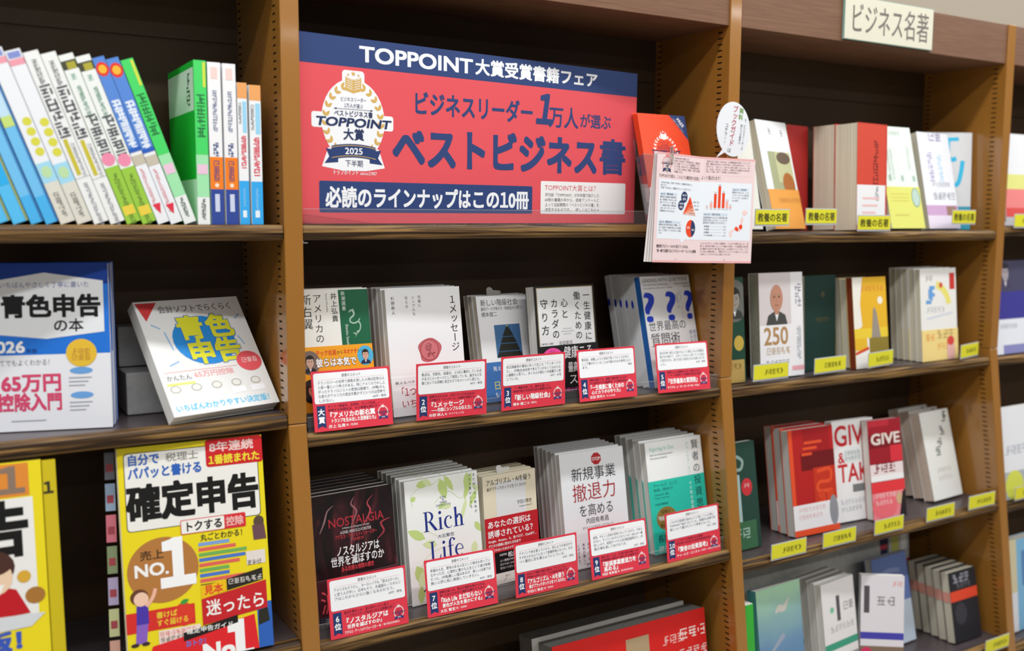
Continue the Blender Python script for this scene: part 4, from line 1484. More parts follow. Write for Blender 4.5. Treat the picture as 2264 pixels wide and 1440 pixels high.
def pr_cyan(mb, t, h):
    mb.rect(0, 0, t, h, '#58c0f4', 1); mb.rect(0, h * .5, t, h, '#a5d9f7', 2); mb.rect(0, h * .22, t, h * .36, '#2fb1f0', 3); mb.scrib(t / 2, h * .8, t * .6, 6, '#4a86c4', True, 3, 5); mb.rect(t * .86, 0, t, h, '#9aa86a', 4)


def pr_yel4(mb, t, h):
    mb.rect(0, 0, t, h, '#eef0f5', 1); mb.rect(t * .1, h * .955, t * .9, h * .99, '#8794d2', 2); mb.rect(0, h * .915, t, h * .95, '#ef9fae', 2)
    for i in range(4):
        mb.ell(t * .62, h * (.59 - i * .058), t * .30, t * .30, '#dcd84a', 2)
    mb.rect(0, h * .24, t, h * .355, '#a5dbf2', 2); mb.ell(t * .5, h * .30, t * .34, t * .42, '#bfe0ac', 3); mb.rect(0, 0, t, h * .24, '#dedbd0', 2)
    mb.scrib(t * .5, h * .18, t * .42, 4, '#6a6a64', True, 3, 8)


def pr_black4(mb, t, h):
    mb.rect(0, 0, t, h, '#eff0ef', 1); mb.scrib(t * .5, h * .955, t * .4, 4, '#55585c', True, 2, 2)
    mb.scrib(t * .5, h * .815, t * .86, 4, '#4a4c52', True, 2, 13, .16, 1.12)
    mb.rect(t * .22, h * .29, t * .5, h * .50, '#cdbf3a', 2); mb.scrib(t * .72, h * .47, t * .28, 8, '#9a9ca2', True, 2, 4)
    mb.rect(0, h * .27, t, h * .275, '#c8c8cc', 2); mb.scrib(t * .5, h * .24, t * .34, 9, '#8b8e96', True, 2, 6)


def pr_green4(mb, t, h):
    mb.rect(0, 0, t, h, '#eef1ee', 1); mb.rect(0, h * .915, t, h * .965, '#4a4a3c', 2); mb.rect(t * .3, h * .915, t * .9, h * .955, '#b0a83c', 3)
    mb.scrib(t * .45, h * .89, t * .4, 1, '#5aa080', True, 2, 2); mb.scrib(t * .5, h * .82, t * .36, 6, '#4f9070', True, 2, 9)
    mb.scrib(t * .5, h * .655, t * .84, 4, '#5a5e60', True, 2, 15, .17, 1.12); mb.ell(t * .5, h * .385, t * .46, t * .48, '#f08fae', 2)
    mb.rect(0, 0, t, h * .34, '#9ccb46', 2); mb.scrib(t * .5, h * .30, t * .4, 9, '#5f7f34', True, 3, 3); mb.rect(t * .1, h * .05, t * .9, h * .105, '#ecd24a', 3)


def pr_star(mb, t, h):
    mb.rect(0, 0, t, h, '#eef0f4', 1); mb.rect(0, h * .44, t, h, '#5a8ad8', 2); mb.ell(t * .5, h * .93, t * .52, t * .62, '#e8382e', 3, 10); mb.ell(t * .5, h * .93, t * .34, t * .38, '#f2b83c', 4, 10)
    mb.scrib(t * .5, h * .75, t * .78, 5, '#e6eefa', True, 3, 21, .22, 1.1); mb.rect(0, h * .44, t, h * .465, '#2f62c0', 4)
    mb.rect(0, h * .36, t, h * .42, '#c9c0ae', 2); mb.scrib(t * .4, h * .34, t * .36, 10, '#e08a98', True, 2, 5); mb.poly([(t * .15, h * .12), (t * .85, h * .12), (t * .55, h * .055)], '#e2354a', 3)


def pr_grn(mb, t, h):
    mb.rect(0, 0, t, h, '#eef1f0', 1); mb.rect(0, h * .17, t, h, '#a2e6b0', 2); mb.rect(0, h * .43, t, h, '#4bd86a', 3); mb.rect(t * .72, h * .84, t * .94, h * .99, '#d8e04a', 4)
    mb.scrib(t * .5, h * .80, t * .78, 4, '#2a7a44', True, 4, 31, .15, 1.15); mb.rect(t * .08, h * .31, t * .92, h * .37, '#ecc6dc', 4); mb.scrib(t * .5, h * .16, t * .4, 4, '#55605c', True, 4, 3)


def pr_navy(mb, t, h):
    mb.rect(0, 0, t, h, '#f3f3f5', 1); mb.rect(0, 0, t, h * .22, '#324a9a', 2); mb.rect(0, h * .22, t, h * .42, '#f58220', 2); mb.scrib(t * .5, h * .40, t * .5, 3, '#5a4a80', True, 3, 4); mb.ell(t * .5, h * .245, t * .16, t * .16, '#fbe3cf', 3)
    mb.scrib(t * .5, h * .83, t * .42, 7, '#6a7298', True, 2, 6); mb.scrib(t * .5, h * .51, t * .5, 2, '#3a4a86', True, 2, 7, .18); mb.rect(t * .32, h * .08, t * .68, h * .19, '#cfd6ee', 3); mb.rect(t * .25, h * .90, t * .75, h * .97, '#f6d6d0', 2)


def pr_sky(mb, t, h):
    mb.rect(0, 0, t, h, '#f1f2f4', 1); mb.rect(0, h * .89, t, h, '#f0a765', 2); mb.rect(t * .5, h * .65, t * .92, h * .87, '#9dd6f4', 2); mb.scrib(t * .24, h * .86, t * .34, 6, '#7c8088', True, 2, 4)
    mb.scrib(t * .55, h * .63, t * .62, 5, '#de5262', True, 2, 9, .18, 1.1); mb.rect(0, .0, t, h * .31, '#36aaf0', 2); mb.scrib(t * .5, h * .26, t * .3, 6, '#8fd0f8', True, 3, 2); mb.rect(t * .3, h * .05, t * .7, h * .10, '#e8f3fb', 3)


A5 = .2110
SPG = 'study guides leaning in a row'
cosl = math.cos(R(LEAN))
for key, xb, th, pr, cov, lab in [
    ('G', -.1400, .0150, pr_grn, '#4bd86a', 'bright green study guide leaning at the right end of the leaning row'),
    ('F', -.1568, .0148, pr_star, '#5a8ad8', 'blue study guide with a red star at top, next to the leaning green one'),
    ('E', -.1725, .0142, pr_star, '#5a8ad8', 'blue study guide with a red star at top, second from the leaning green one'),
    ('D', -.1910, .0168, pr_green4, '#9ccb46', 'white and lime study guide with pink dot, right-hand one of its pair'),
    ('C', -.2096, .0168, pr_green4, '#9ccb46', 'white and lime study guide with pink dot, left-hand one of its pair'),
    ('B', -.2286, .0170, pr_black4, '#f0f0ee', 'white study guide with black title and yellow bar, right-hand one of its pair'),
    ('A', -.2474, .0170, pr_black4, '#f0f0ee', 'white study guide with black title and yellow bar, left-hand one of its pair'),
    ('Z', -.2664, .0170, pr_yel4, '#e6e8ee', 'pale study guide with four yellow dots, right-hand one of its pair'),
    ('Y', -.2850, .0168, pr_yel4, '#e6e8ee', 'pale study guide with four yellow dots, left-hand one of its pair'),
    ('X1', -.3010, .0142, pr_blue, '#5aa8e4', 'light blue study guide beside the yellow-dotted guides'),
    ('X2', -.3172, .0142, pr_blue, '#5aa8e4', 'light blue study guide, second from the yellow-dotted guides'),
    ('X3', -.3362, .0168, pr_cyan, '#38b0f0', 'cyan study guide with an olive edge, third from the yellow-dotted guides'),
    ('X4', -.3552, .0168, pr_cyan, '#38b0f0', 'cyan study guide with an olive edge, fourth from the yellow-dotted guides'),
    ('X5', -.3742, .0168, pr_cyan, '#38b0f0', 'cyan study guide cut by the left edge of the photo, fifth from the yellow-dotted guides')]:
    spine_book('study_guide', lab, xb, th, A5, .148, pr, LEAN, cov, group=SPG)


def bind(mb, t, h):
    pr_grn(mb, t, h)
    mb.T = Matrix.Translation((0, .148, 0)) @ Matrix.Rotation(R(-90), 4, 'Z')
    mb.rect(0, 0, .148, h, '#1fb43c', 1); mb.rect(0, 0, .148, h * .28, '#e9eeea', 2); mb.rect(0, h * .70, .146, h * .96, '#e6ebe6', 2)
    mb.scrib(.118, h * .94, .020, 2, '#3c4440', True, 3, 3)
    mb.T = Matrix.Identity(4)


spine_book('study_guide', 'bright green study guide standing upright with its cover showing', -.1233, .0155, .2075, .148, bind, 0, '#1fb43c', group='upright books beside the leaning guides')
spine_book('book', 'white, orange and navy book beside the upright green guide', -.1060, .0165, .2065, .148, pr_navy, 0, '#f3f3f5', group='upright books beside the leaning guides')
spine_book('book', 'white, orange and navy book, second from the upright green guide', -.0868, .0165, .2062, .148, pr_navy, 0, '#f3f3f5', group='upright books beside the leaning guides')
spine_book('book', 'small white and blue book with orange top, beside the orange and navy book', -.0686, .0125, .1835, .128, pr_sky, 0, '#f1f2f4', group='upright books beside the leaning guides')
spine_book('book', 'small white and blue book with orange top, last before the upright', -.0530, .0150, .1815, .128, pr_sky, 0, '#f1f2f4', group='upright books beside the leaning guides')

# ------------------------------------------------------------------ left bay, second shelf
L2 = 1.2285
LB = '#1f6fd8'


def fLA(mb):
    mb.rect(0, 0, .148, .2150, '#eff0f6', 1)
    mb.rect(0, .0980, .148, .2150, '#2477dd', 2)
    mb.rect(0, .1880, .148, .2150, '#143c94', 3)
    pts = [(.0060, .1910), (.0740, .2030), (.1420, .1920), (.1420, .1260), (.0740, .1180), (.0060, .1260)]
    mb.poly(pts, '#eef0f4', 4)
    mb.text('いちばんやさしく丁寧に書いた', .0740, .1875, .0082, '#5560a0', .0, 'c', .1040, 5)
    mb.text('青色申告', .0230, .1600, .0300, '#161618', .045, 'l', .1160, 5, 4)
    mb.text('の本', .0820, .1350, .0180, '#161618', .02, 'l', .0360, 5, 3)
    mb.text('2026', .0050, .1090, .0200, '#ffffff', .03, 'l', .0440, 5, 3)
    mb.text('年版', .0500, .1030, .0060, '#1c2c70', .0, 'l', .013, 5)
    mb.ell(.1140, .0990, .0180, .0180, '#eec23c', 5)
    mb.scrib(.1020, .1010, .0070, 3, '#c8943c', False, 6, 3); mb.scrib(.1020, .0930, .0070, 3, '#c8943c', False, 6, 4)
    mb.text('初めてでもよくわかる！', .0050, .0880, .0090, '#7a7a84', .0, 'l', .076, 3)
    mb.text('65万円', .0200, .0620, .0250, '#dc4a72', .04, 'l', .0700, 3, 3)
    mb.text('控除入門', .0150, .0370, .0240, '#dc4a72', .04, 'l', .0750, 3, 3)
    for z in (.0760, .0440):
        mb.ell(.1130, z, .0135, .0045, '#6fa8e6', 3)
        for i in range(3):
            mb.rect(.0980, z - .0100 - i * .0050, .1250 - .004 * i, z - .0085 - i * .0050, '#a8acb8', 3)
    mb.rect(.0300, .0125, .0700, .0137, '#9a9aa8', 3)


def fLAw(mb):
    mb.push(Matrix.Diagonal((1.0, 1, .9767, 1)))
    fLA(mb)
    mb.pop()


A0 = book('tax_guide', 'blue and white guide with large black title at the left edge', 'book', (-.3752, .0728, L2), 2.5, -16, .1480, .2100, .0160, fLAw, cover='#1f5fc0', spine_right=False, group='blue and white tax guides')
stack(A0, 2, .0160, 'blue and white guide', 2.5, -16)


def fLB(mb):
    W_, H_ = .1640, .1900
    mb.rect(0, 0, W_, H_, '#e9e8e6', 1)
    mb.poly([(.002, H_ - .003), (.034, H_ - .003), (.010, H_ - .034)], '#cf3a3c', 2)
    mb.text('会計ソフトでらくらく', .0320, .1740, .0135, '#4a4a4e', .01, 'l', .1180, 2)
    mb.ell(.0860, .1180, .0480, .0420, '#2488d4', 2)
    for t, x, z in (('青', .0500, .1400), ('色', .0960, .1400), ('申', .0540, .0980), ('告', .0960, .0980)):
        mb.text(t, x, z, .0420, '#2b6fb8', .075, 'l', None, 3, 3)
        mb.text(t, x, z, .0420, '#dedb30', .045, 'l', None, 4, 3)
    for P in ([(.014, .150), (.026, .142)], [(.030, .136), (.034, .105)], [(.146, .150), (.156, .158)], [(.140, .120), (.146, .104)], [(.020, .080), (.036, .086)]):
        mb.stroke(P, .0022, '#8db8e0', 2)
    mb.ell(.1420, .0750, .0200, .0170, '#e25860', 4)
    mb.scrib(.1300, .0770, .0080, 3, '#f6d4d2', False, 5, 4)
    mb.rect(.0080, .0690, .1200, .0700, '#e09a98', 2)
    mb.text('かんたん', .0080, .0600, .0100, '#55565a', .01, 'l', .0380, 2)
    mb.text('65万円控除', .0500, .0620, .0110, '#e89a9c', .02, 'l', .0620, 2)
    mb.rect(.0060, .0480, .0480, .0520, '#dbe67a', 2)
    for i in range(5):
        x = .0160 + i * .0310
        mb.ell(x, .0420, .0080, .0062, '#b4b1a8', 2, 16); mb.ell(x, .0420, .0062, .0046, '#e6e4de', 3, 16)
        mb.rect(x - .0110, .0250, x + .0110, .0345, '#f6f7fa', 3)
    mb.text('いちばんわかりやすい決定版！', .0060, .0120, .0115, '#54bde8', .03, 'l', .1520, 2)


def fLBw(mb):
    mb.push(Matrix.Diagonal((.945, 1, .942, 1)))
    fLB(mb)
    mb.pop()


bO = book('tax_guide', 'reclining white guide with yellow lettering on a blue disc', 'book', (-.1645, -.0060, L2 - .0040), 38, 14.5, .1550, .1790, .0200, fLBw, cover='#e9e8e6', spine_right=False)
bO.location.z = L2 + .0200 * math.sin(R(38)) + .0004
mb = MB()
GB = mat('grey_display_card', '#8b8b8d', .6, setup=set_speck(60, '#aeaeb0', '#bababb'))
for i, (z0, z1, y0) in enumerate(((0, .058, .100), (.0595, .116, .152))):
    mb = MB(); mb.box(-.204, -.030, y0, .190, 0, z1 - z0, GB)
    o = mb.build('display_box', bevel=.002); o.location.z = L2 + z0 + .0003
    tag(o, ('lower' if i == 0 else 'upper') + ' grey card display box at the back behind the reclining guide', 'box', 'grey display boxes')
mb = MB(); mb.box(-.1600, -.0300, .0950, .0960, 0, .0900, GB)

# ------------------------------------------------------------------ left bay, big yellow magazines
L3 = .9190
YEL = '#ecd81e'


def fLC(mb):
    W_, H_ = .1835, .2840
    mb.rect(0, 0, W_, H_, YEL, 1)
    mb.rrect(.0070, .1760, .1770, .2765, .0050, '#3a3226', 2)
    mb.rrect(.0080, .1770, .1760, .2755, .0045, '#eeece6', 3)
    mb.text('自分で', .0110, .2670, .0150, '#2f62b8', .035, 'l', .0400, 4, 3)
    mb.text('税理士', .0580, .2665, .0120, '#8f8d88', .02, 'l', .0420, 4)
    mb.text('パパッと書ける', .0110, .2500, .0160, '#2f62b8', .035, 'l', .0930, 4, 3)
    mb.text('確定申告', .0080, .2110, .0480, '#121212', .050, 'l', .1680, 4, 4)
    mb.rrect(.1090, .2480, .1835, .2840, .0040, '#cc2026', 5)
    mb.text('8年連続', .1140, .2735, .0140, '#eec8c4', .03, 'l', .0580, 6, 3)
    mb.text('1番読まれた', .1120, .2570, .0130, '#f0dc3a', .03, 'l', .0680, 6, 3)
    mb.rrect(.0720, .1640, .1560, .1830, .0020, '#d83038', 5)
    mb.rrect(.0730, .1650, .1280, .1820, .0016, '#f2efe8', 6)
    mb.text('トクする', .0760, .1735, .0140, '#161616', .03, 'l', .0500, 7, 3)
    mb.text('控除', .1300, .1735, .0130, '#f2b8b4', .03, 'l', .0230, 7, 3)
    mb.text('丸ごとわかる！', .0960, .1570, .0100, '#3a3420', .02, 'l', .0600, 4)
    mb.ell(.0480, .1230, .0440, .0420, '#b5793e', 3, 40)
    mb.text('売上', .0200, .1440, .0130, '#3a2a1c', .02, 'l', .0300, 4, 3)
    mb.text('NO.', .0120, .1260, .0220, '#f6f4f2', .03, 'l', .0430, 4, 3)
    mb.text('1', .0440, .1310, .0760, '#f8f8f8', .06, 'l', .0440, 4, 3)
    for i, (c, wd) in enumerate((('#7ea2d8', .040), ('#e2655c', .048), ('#72b05a', .062), ('#4d78c8', .060), ('#e2655c', .052), ('#72b05a', .038), ('#4d78c8', .038), ('#e2655c', .058))):
        mb.rect(.0930, .1460 - i * .0068, .0930 + wd, .1505 - i * .0068, c, 3)
    mb.rect(.0930, .0950, .1600, .0962, '#6a4a20', 3)
    # presenter in dark jacket and a white note
    mb.ell(.1730, .1680, .0070, .0080, '#5a4a3c', 4, 14); mb.poly([(.1640, .1640), (.1800, .1640), (.1820, .1440), (.1650, .1440)], '#6b4a50', 4); mb.rect(.1540, .1120, .1790, .1300, '#e6dcd6', 4); mb.scrib(.1545, .1150, .0060, 3, '#3a3a44', False, 5, 2)
    # cartoon boy
    mb.ell(.0170, .0930, .0110, .0100, '#6a3f2c', 5, 16); mb.ell(.0190, .0900, .0090, .0090, '#f2c8ae', 6, 16)
    mb.poly([(.0130, .0820), (.0270, .0820), (.0270, .0580), (.0120, .0580)], '#4a38a8', 5); mb.poly([(.0120, .0580), (.0260, .0580), (.0230, .0340), (.0100, .0340)], '#8a62c0', 5); mb.stroke([(.0250, .0800), (.0330, .0900), (.0370, .1010)], .0045, '#f0b8a0', 5); mb.ell(.0090, .0330, .0050, .0025, '#3a2a30', 5, 12); mb.ell(.0220, .0330, .0050, .0025, '#3a2a30', 5, 12)
    mb.rect(0, .0480, .0840, .0740, '#d8302a', 3); mb.ell(.0700, .0620, .0130, .0150, '#de3a2a', 4, 18); mb.leaf(.0660, .0760, .0120, .0060, 20, '#3d9a44', 5)
    mb.text('書けば', .0360, .0660, .0090, '#f2d23c', .02, 'l', .0260, 5); mb.text('すぐ届ける', .0360, .0560, .0090, '#f2d23c', .02, 'l', .0400, 5)
    mb.rect(.0380, .0290, .0900, .0460, '#f4dcd4', 4); mb.scrib(.0390, .0410, .0060, 7, '#d86a6a', False, 5, 8); mb.scrib(.0390, .0340, .0060, 7, '#6a5a5a', False, 5, 9)
    mb.poly([(.0930, .0770), (.1260, .0830), (.1260, .0980), (.0930, .0930)], '#efc018', 5); mb.text('見本', .0970, .0880, .0130, '#e0482a', .03, 'l', .0240, 6, 3)
    mb.poly([(.1260, .0830), (.1740, .0900), (.1740, .1060), (.1260, .0980)], '#2a2620', 5); mb.scrib(.1280, .0940, .0070, 6, '#d8d4cc', False, 6, 4)
    mb.poly([(.0930, .0430), (.1780, .0520), (.1780, .0890), (.0930, .0770)], '#c8242a', 4); mb.text('迷ったら', .0980, .0640, .0220, '#f6f2ee', .02, 'l', .0780, 6, 3)
    mb.poly([(.0200, 0), (.1640, 0), (.1600, .0460), (.0300, .0280)], '#e2262c', 6)
    mb.poly([(.0680, .0270), (.1380, .0390), (.1380, .0490), (.0680, .0380)], '#1c1a18', 7); mb.text('確定申告ガイド', .0720, .0385, .0075, '#f2f0ec', .02, 'l', .0600, 8)
    mb.text('No', .0900, .0080, .0300, '#f8f8f8', .05, 'l', .0420, 7, 3); mb.text('1', .1220, .0160, .0620, '#f8f8f8', .08, 'l', .0340, 7, 3)
    mb.rect(.1640, 0, .1835, .0600, '#2f62b8', 3); mb.poly([(.165, .03), (.180, .034), (.178, .052), (.166, .050)], '#2a2a20', 4)
    mb.text('おトク！', .0700, .0230, .0090, '#3f7ad0', .03, 'l', .0300, 8)


mO = book('magazine', 'yellow tax magazine with large black title leaning by the upright', 'magazine', (-.2345, -.0250, L3), 8.8, -3.1, .1835, .2840, .0220, fLC, cover=YEL, spine_right=True)
mb = MB(); mb.box(-.0008, -.0002, .0006, .0100, .002, .282, '#eceae8'); o = mb.build('gatefold_edge', mO)
mb = MB()
for i, c in enumerate(('#6a6a74', '#9ab0cc', '#d8788a', '#8a9a74', '#b4a8cc', '#c8cc9a', '#d8a898')):
    mb.box(0, .012, 0, .0002, (.244 - i * .0400), (.244 - i * .0400) + .035, c)
    mb.rect(.002, .254 - i * .0400, .010, .264 - i * .0400, '#a84a54', 1)
o = mb.build('index_strip')
o.location = (-.2530, -.0020, L3 + .0006); o.rotation_euler = (-R(8.8), 0, R(-12))
tag(o, 'colourful printed strip beside the left edge of the yellow tax magazine', 'paper strip')


def fLD(mb):
    W_, H_ = .2100, .2850
    mb.rect(0, 0, W_, H_, YEL, 1)
    mb.rect(.0, .2440, .1960, .2830, '#d8b04a', 2); mb.rect(.1500, .2440, .1960, .2830, '#e08a34', 3)
    mb.text('No.1', .0900, .2640, .0400, '#8a7464', .05, 'l', .1020, 4, 3)
    mb.rect(.0, .1020, .1990, .2420, '#eceae6', 2)
    mb.text('申告', .0700, .2060, .0680, '#101010', .045, 'l', .1240, 4, 4)
    # desk scene: person in a red sweater writing
    mb.ell(.1520, .1620, .0240, .0210, '#4a2c24', 5, 18); mb.ell(.1540, .1500, .0190, .0200, '#eccdae', 6, 18); mb.ell(.1520, .1660, .0220, .0130, '#4a2c24', 7, 18)
    mb.poly([(.1180, .1020), (.1300, .1350), (.1520, .1420), (.1760, .1340), (.1900, .1040)], '#c01824', 5); mb.poly([(.1440, .1420), (.1640, .1420), (.1540, .1220)], '#f2f0ec', 6)
    mb.leaf(.1250, .1330, .0300, .0060, -65, '#3d8a3c', 7); mb.poly([(.0800, .0840), (.1900, .0880), (.2060, .1020), (.1100, .1060)], '#d6d8dc', 6); mb.ell(.1420, .1040, .0080, .0050, '#4a3a5a', 7, 12)
    mb.ell(.1850, .1480, .0075, .0075, '#d8a838', 5, 12); mb.ell(.1960, .1240, .0110, .0100, '#a87434', 5, 14)
    mb.text('決定版！', .0800, .0740, .0240, '#3858b8', .05, 'l', .1180, 5, 3)
    mb.rect(.0700, .0500, .1560, .0610, '#f6eeea', 4); mb.scrib(.0730, .0555, .0085, 8, '#d84a5a', False, 5, 3)
    mb.ell(.1700, .0350, .0300, .0150, '#4a90dc', 4); mb.scrib(.1500, .0360, .0080, 4, '#bcd8f4', False, 5, 3)
    mb.ell(.1180, .0130, .0160, .0160, '#8a3a2a', 4, 14); mb.rect(.1450, 0, .1900, .0200, '#d8a030', 4); mb.rect(.1850, 0, .2050, .0240, '#d83a2a', 5)


book('magazine', 'thick yellow magazine with a drawn person in red, at the left edge', 'magazine', (-.5325, -.0340, L3), 8.4, -1.9, .2100, .2850, .0260, fLD, cover=YEL, spine=YEL, spine_right=True)
mb = MB()
mb.box(0, .0150, 0, .0220, 0, .2830, '#cdb81a')  # spine of the thick yellow magazine, built as its own block
mb.text('1', .0060, .2500, .0180, '#3a3420', .05, 'c', None, 2, 3)
o = mb.build('magazine_spine_copy'); o.name = 'magazine_spine_block'
o.location = (-.3215, -.0395, L3 + .0040); o.rotation_euler = (-R(8.4), 0, R(-1.9))
tag(o, 'yellow spine edge of the thick yellow magazine, as a separate block', 'magazine spine')


# ================================================================== right bay
def tags(xs, z, y, txt, where):
    for i, (x, dz, w_, tw) in enumerate(xs):
        o = thing('shelf_tag', 'yellow shelf tag ' + where[i], 'tag', (x, y, z + dz), 0, 0, 'yellow shelf tags')
        o.rotation_euler = (0, 0, R(tw))
        mb = MB(); mb.box(0, w_, 0, .0006, 0, .0310, '#b9bcc6'); mb.build('backing', o)
        mb = MB(); mb.box(.0015, w_ - .0015, -.0006, 0, .0030, .0290, '#e2dc32')
        mb.T = Matrix.Translation((0, -.0006, 0))
        if txt:
            mb.text(txt, w_ / 2, .0155, .0165, '#4c4a18', .02, 'c', w_ * .86, 2, 3)
        else:
            mb.scrib(w_ * .30, .0155, .0095, 5, '#6c6a20', False, 2, i + 3)
        mb.T = Matrix.Identity(4)
        mb.build('yellow_slip', o)


tags([(.8420, .0055, .0930, 4), (.9700, .0075, .1060, 10), (1.1117, -.0045, .0962, 0), (1.4000, .0075, .1080, 10)], 1.4780, -.0060, '教養の名著', ['below the white book with an orange band', 'under the thick red-spined books', 'hanging lowest, below the red and white book', 'below the purple and cyan covers'])
tags([(.8500, .0060, .0930, 2), (1.0083, .0065, .0960, 4), (1.1600, .0065, .0980, 10), (1.4530, .0035, .0920, 12)], 1.1960, -.0060, None, ['below the book marked 250', 'below the plain dark green book', 'below the yellow book with a slim silhouette', 'at the right end, beside the white and yellow book'])
tags([(.8712, -.0060, .0915, 0), (1.0071, -.0070, .0930, 0), (1.1538, -.0060, .0880, 0), (1.3140, -.0050, .0917, 0), (1.4536, -.0010, .0926, 0)], .8790, -.0440, None, ['below the dark green book with a red dot', 'below the orange-red book', 'below the white book with red lettering', 'below the leaning white book', 'at the right end of the third shelf, beside the tan upright'])
tags([(1.4807, -.012, .0850, 0)], .5780, -.0840, None, ['near the black book with the orange-red stripe'])
tags([(1.6160, -.0020, .0900, 0)], 1.4800, -.0060, None, ['at the far right, below the white book with a red block'])
tags([(1.6150, .0060, .0900, 0)], .8700, -.0470, None, ['at the far right, below the white book with a yellow foot'])

R1, R2z, R3, R4 = 1.4730, 1.1960, .8790, .5780


def g1(mb):
    mb.rect(0, 0, .115, .210, '#eef0f2', 1); mb.rect(.025, .075, .108, .150, '#a9ad86', 2); mb.rect(.050, .090, .108, .150, '#c6c89a', 3); mb.ell(.080, .138, .026, .012, '#6a5a4a', 4, 16); mb.ell(.085, .088, .022, .022, '#b06a30', 4, 16)
    mb.scrib(.040, .190, .012, 1, '#8a8c92', False, 2); mb.scrib(.085, .188, .012, 1, '#8a8c92', False, 2)


def g1b(mb):
    mb.scrib(.030, .055, .009, 9, '#c8863c', False, 1, 4)


book('book', 'leaning white book with a landscape picture and an orange band', 'book', (.9250, .0250, R1), 14, 15, .1150, .2100, .0180, g1, cover='#eef0f2', band=(.0760, '#eba247', g1b), spine_right=True, pages=CREAM)
book('book', 'cream-white book edge just right of the tan upright', 'book', (.8160, .0300, R1), 12, 4, .0900, .2030, .0200, None, cover='#e9e8de', pages=CREAM)


def g2(mb):
    mb.rect(0, 0, .095, .205, '#d64a36', 1); mb.rect(0, 0, .095, .088, '#efeff1', 2)
    mb.scrib(.062, .175, .020, 4, '#8c2f28', True, 3, 11); mb.scrib(.066, .085, .013, 2, '#7a7c84', True, 3, 3)
    for i in range(4):
        mb.rect(.018, .060 - i * .014, .075 - i * .006, .064 - i * .014, '#f2c2c0', 3)
    mb.rect(0, 0, .012, .010, '#c8323a', 3)


G2 = book('book', 'thick red and white book facing front on the top right shelf', 'book', (1.1240, .0060, R1), 2, 6, .1000, .2070, .0500, g2, cover='#c83a2c', group='thick red books', pages=CREAM, spine_right=True)
stack(G2, 1, .0500, 'thick red and white book', 2, 6)
book('book', 'dark red book turned sideways behind the leaning white picture book', 'book', (1.0330, .1000, R1), 2, 12, .0780, .2060, .0300, None, cover='#b02a28', pages=CREAM)


def g3(mb):
    mb.rect(0, 0, .1035, .2120, '#e2ede4', 1); mb.scrib(.034, .198, .008, 4, '#a8b8ac', False, 2, 3); mb.scrib(.022, .170, .0075, 8, '#b2bfb4', True, 2, 3); mb.scrib(.032, .165, .0075, 8, '#b2bfb4', True, 2, 5); mb.scrib(.085, .172, .0075, 6, '#b2bfb4', True, 2, 5)
    for x in (.020, .058, .094):
        mb.scrib(x - .007, .104, .011, 1, '#5f8f74', False, 2, 6)


def g3b(mb):
    mb.ell(.088, .064, .013, .020, '#b9d0c4', 2); mb.arc(.088, .064, .013, .020, .011, .018, '#7aa89a', 3)
    for i in range(3):
        mb.rect(.012, .070 - i * .007, .066, .0725 - i * .007, '#d8d060', 2)
    mb.rect(.016, .026, .060, .029, '#cfc860', 2)


book('book', 'pale green book with a yellow band', 'book', (1.2310, .0090, R1), 13.5, 0, .1035, .2120, .0200, g3, cover='#e2ede4', band=(.0860, '#dcdc70', g3b), pages=CREAM)


def g4(mb):
    mb.rect(0, 0, .112, .2070, '#eeeff6', 1); mb.scrib(.038, .200, .022, 2, '#8f8ab0', False, 2, 4); mb.scrib(.034, .165, .020, 3, '#a69cc4', True, 2, 7); mb.scrib(.068, .160, .018, 3, '#a9d4f2', True, 2, 7); mb.scrib(.030, .095, .010, 6, '#a4a8b0', False, 2, 7); mb.scrib(.028, .070, .015, 5, '#8f939c', False, 2, 9); mb.rect(0, .028, .112, .050, '#cda6cc', 3); mb.rect(0, 0, .112, .028, '#e9deec', 3); mb.rect(.070, .028, .105, .048, '#9c7a6c', 4)


book('book', 'lavender-white book with purple lettering', 'book', (1.3760, .0280, R1), 12, 3, .1120, .2070, .0180, g4, cover='#eeeff6', pages=CREAM)


def g5(mb):
    mb.rect(0, 0, .110, .2080, '#e6e7ea', 1); mb.rect(0, 0, .110, .050, '#3aa4c0', 2)
    c = '#3fc4ee'
    mb.stroke([(.010, .190), (.012, .170), (.022, .160)], .010, c, 2); mb.stroke([(.035, .195), (.075, .197)], .008, c, 2); mb.stroke([(.050, .196), (.050, .152)], .010, c, 2); mb.stroke([(.034, .140), (.040, .155), (.060, .152), (.070, .155)], .010, c, 2); mb.stroke([(.036, .150), (.034, .125), (.040, .118)], .010, c, 2); mb.stroke([(.085, .150), (.082, .125), (.075, .100), (.062, .097)], .010, c, 2)
    mb.scrib(.048, .075, .013, 1, '#6a7078', False, 2, 5)


book('book', 'white book with big cyan brush lettering', 'book', (1.4570, .1000, R1), 3, -24, .1060, .2110, .0200, g5, cover='#e6e7ea', pages=CREAM)


# second right shelf
def h0(mb):
    mb.rect(0, 0, .120, .193, '#1f4636', 1); face(mb, .100, .150, .034, '#6a6c66', '#2a2a28', '#9a948c', '#3c3e3c', 2)
    mb.ell(.108, .072, .012, .014, '#c6a94a', 2); mb.rect(0, 0, .120, .042, '#b89a58', 2); mb.scrib(.060, .030, .010, 5, '#7c6432', False, 3, 3)


book('book', 'dark green book with a grey portrait and gold seal by the tan upright', 'book', (.8060 - .085, .0200, R2z), 5.2, 0, .1200, .1930, .0180, h0, cover='#1f4636', pages=CREAM) if False else None
def h0c(mb):
    h = shift(h0, -.0700, 0)
    h(mb)


book('book', 'dark green book with a grey portrait and gold seal by the tan upright', 'book', (.8060, .0200, R2z), 5.2, 0, .0530, .1930, .0180, h0c, cover='#1f4636', pages=CREAM)


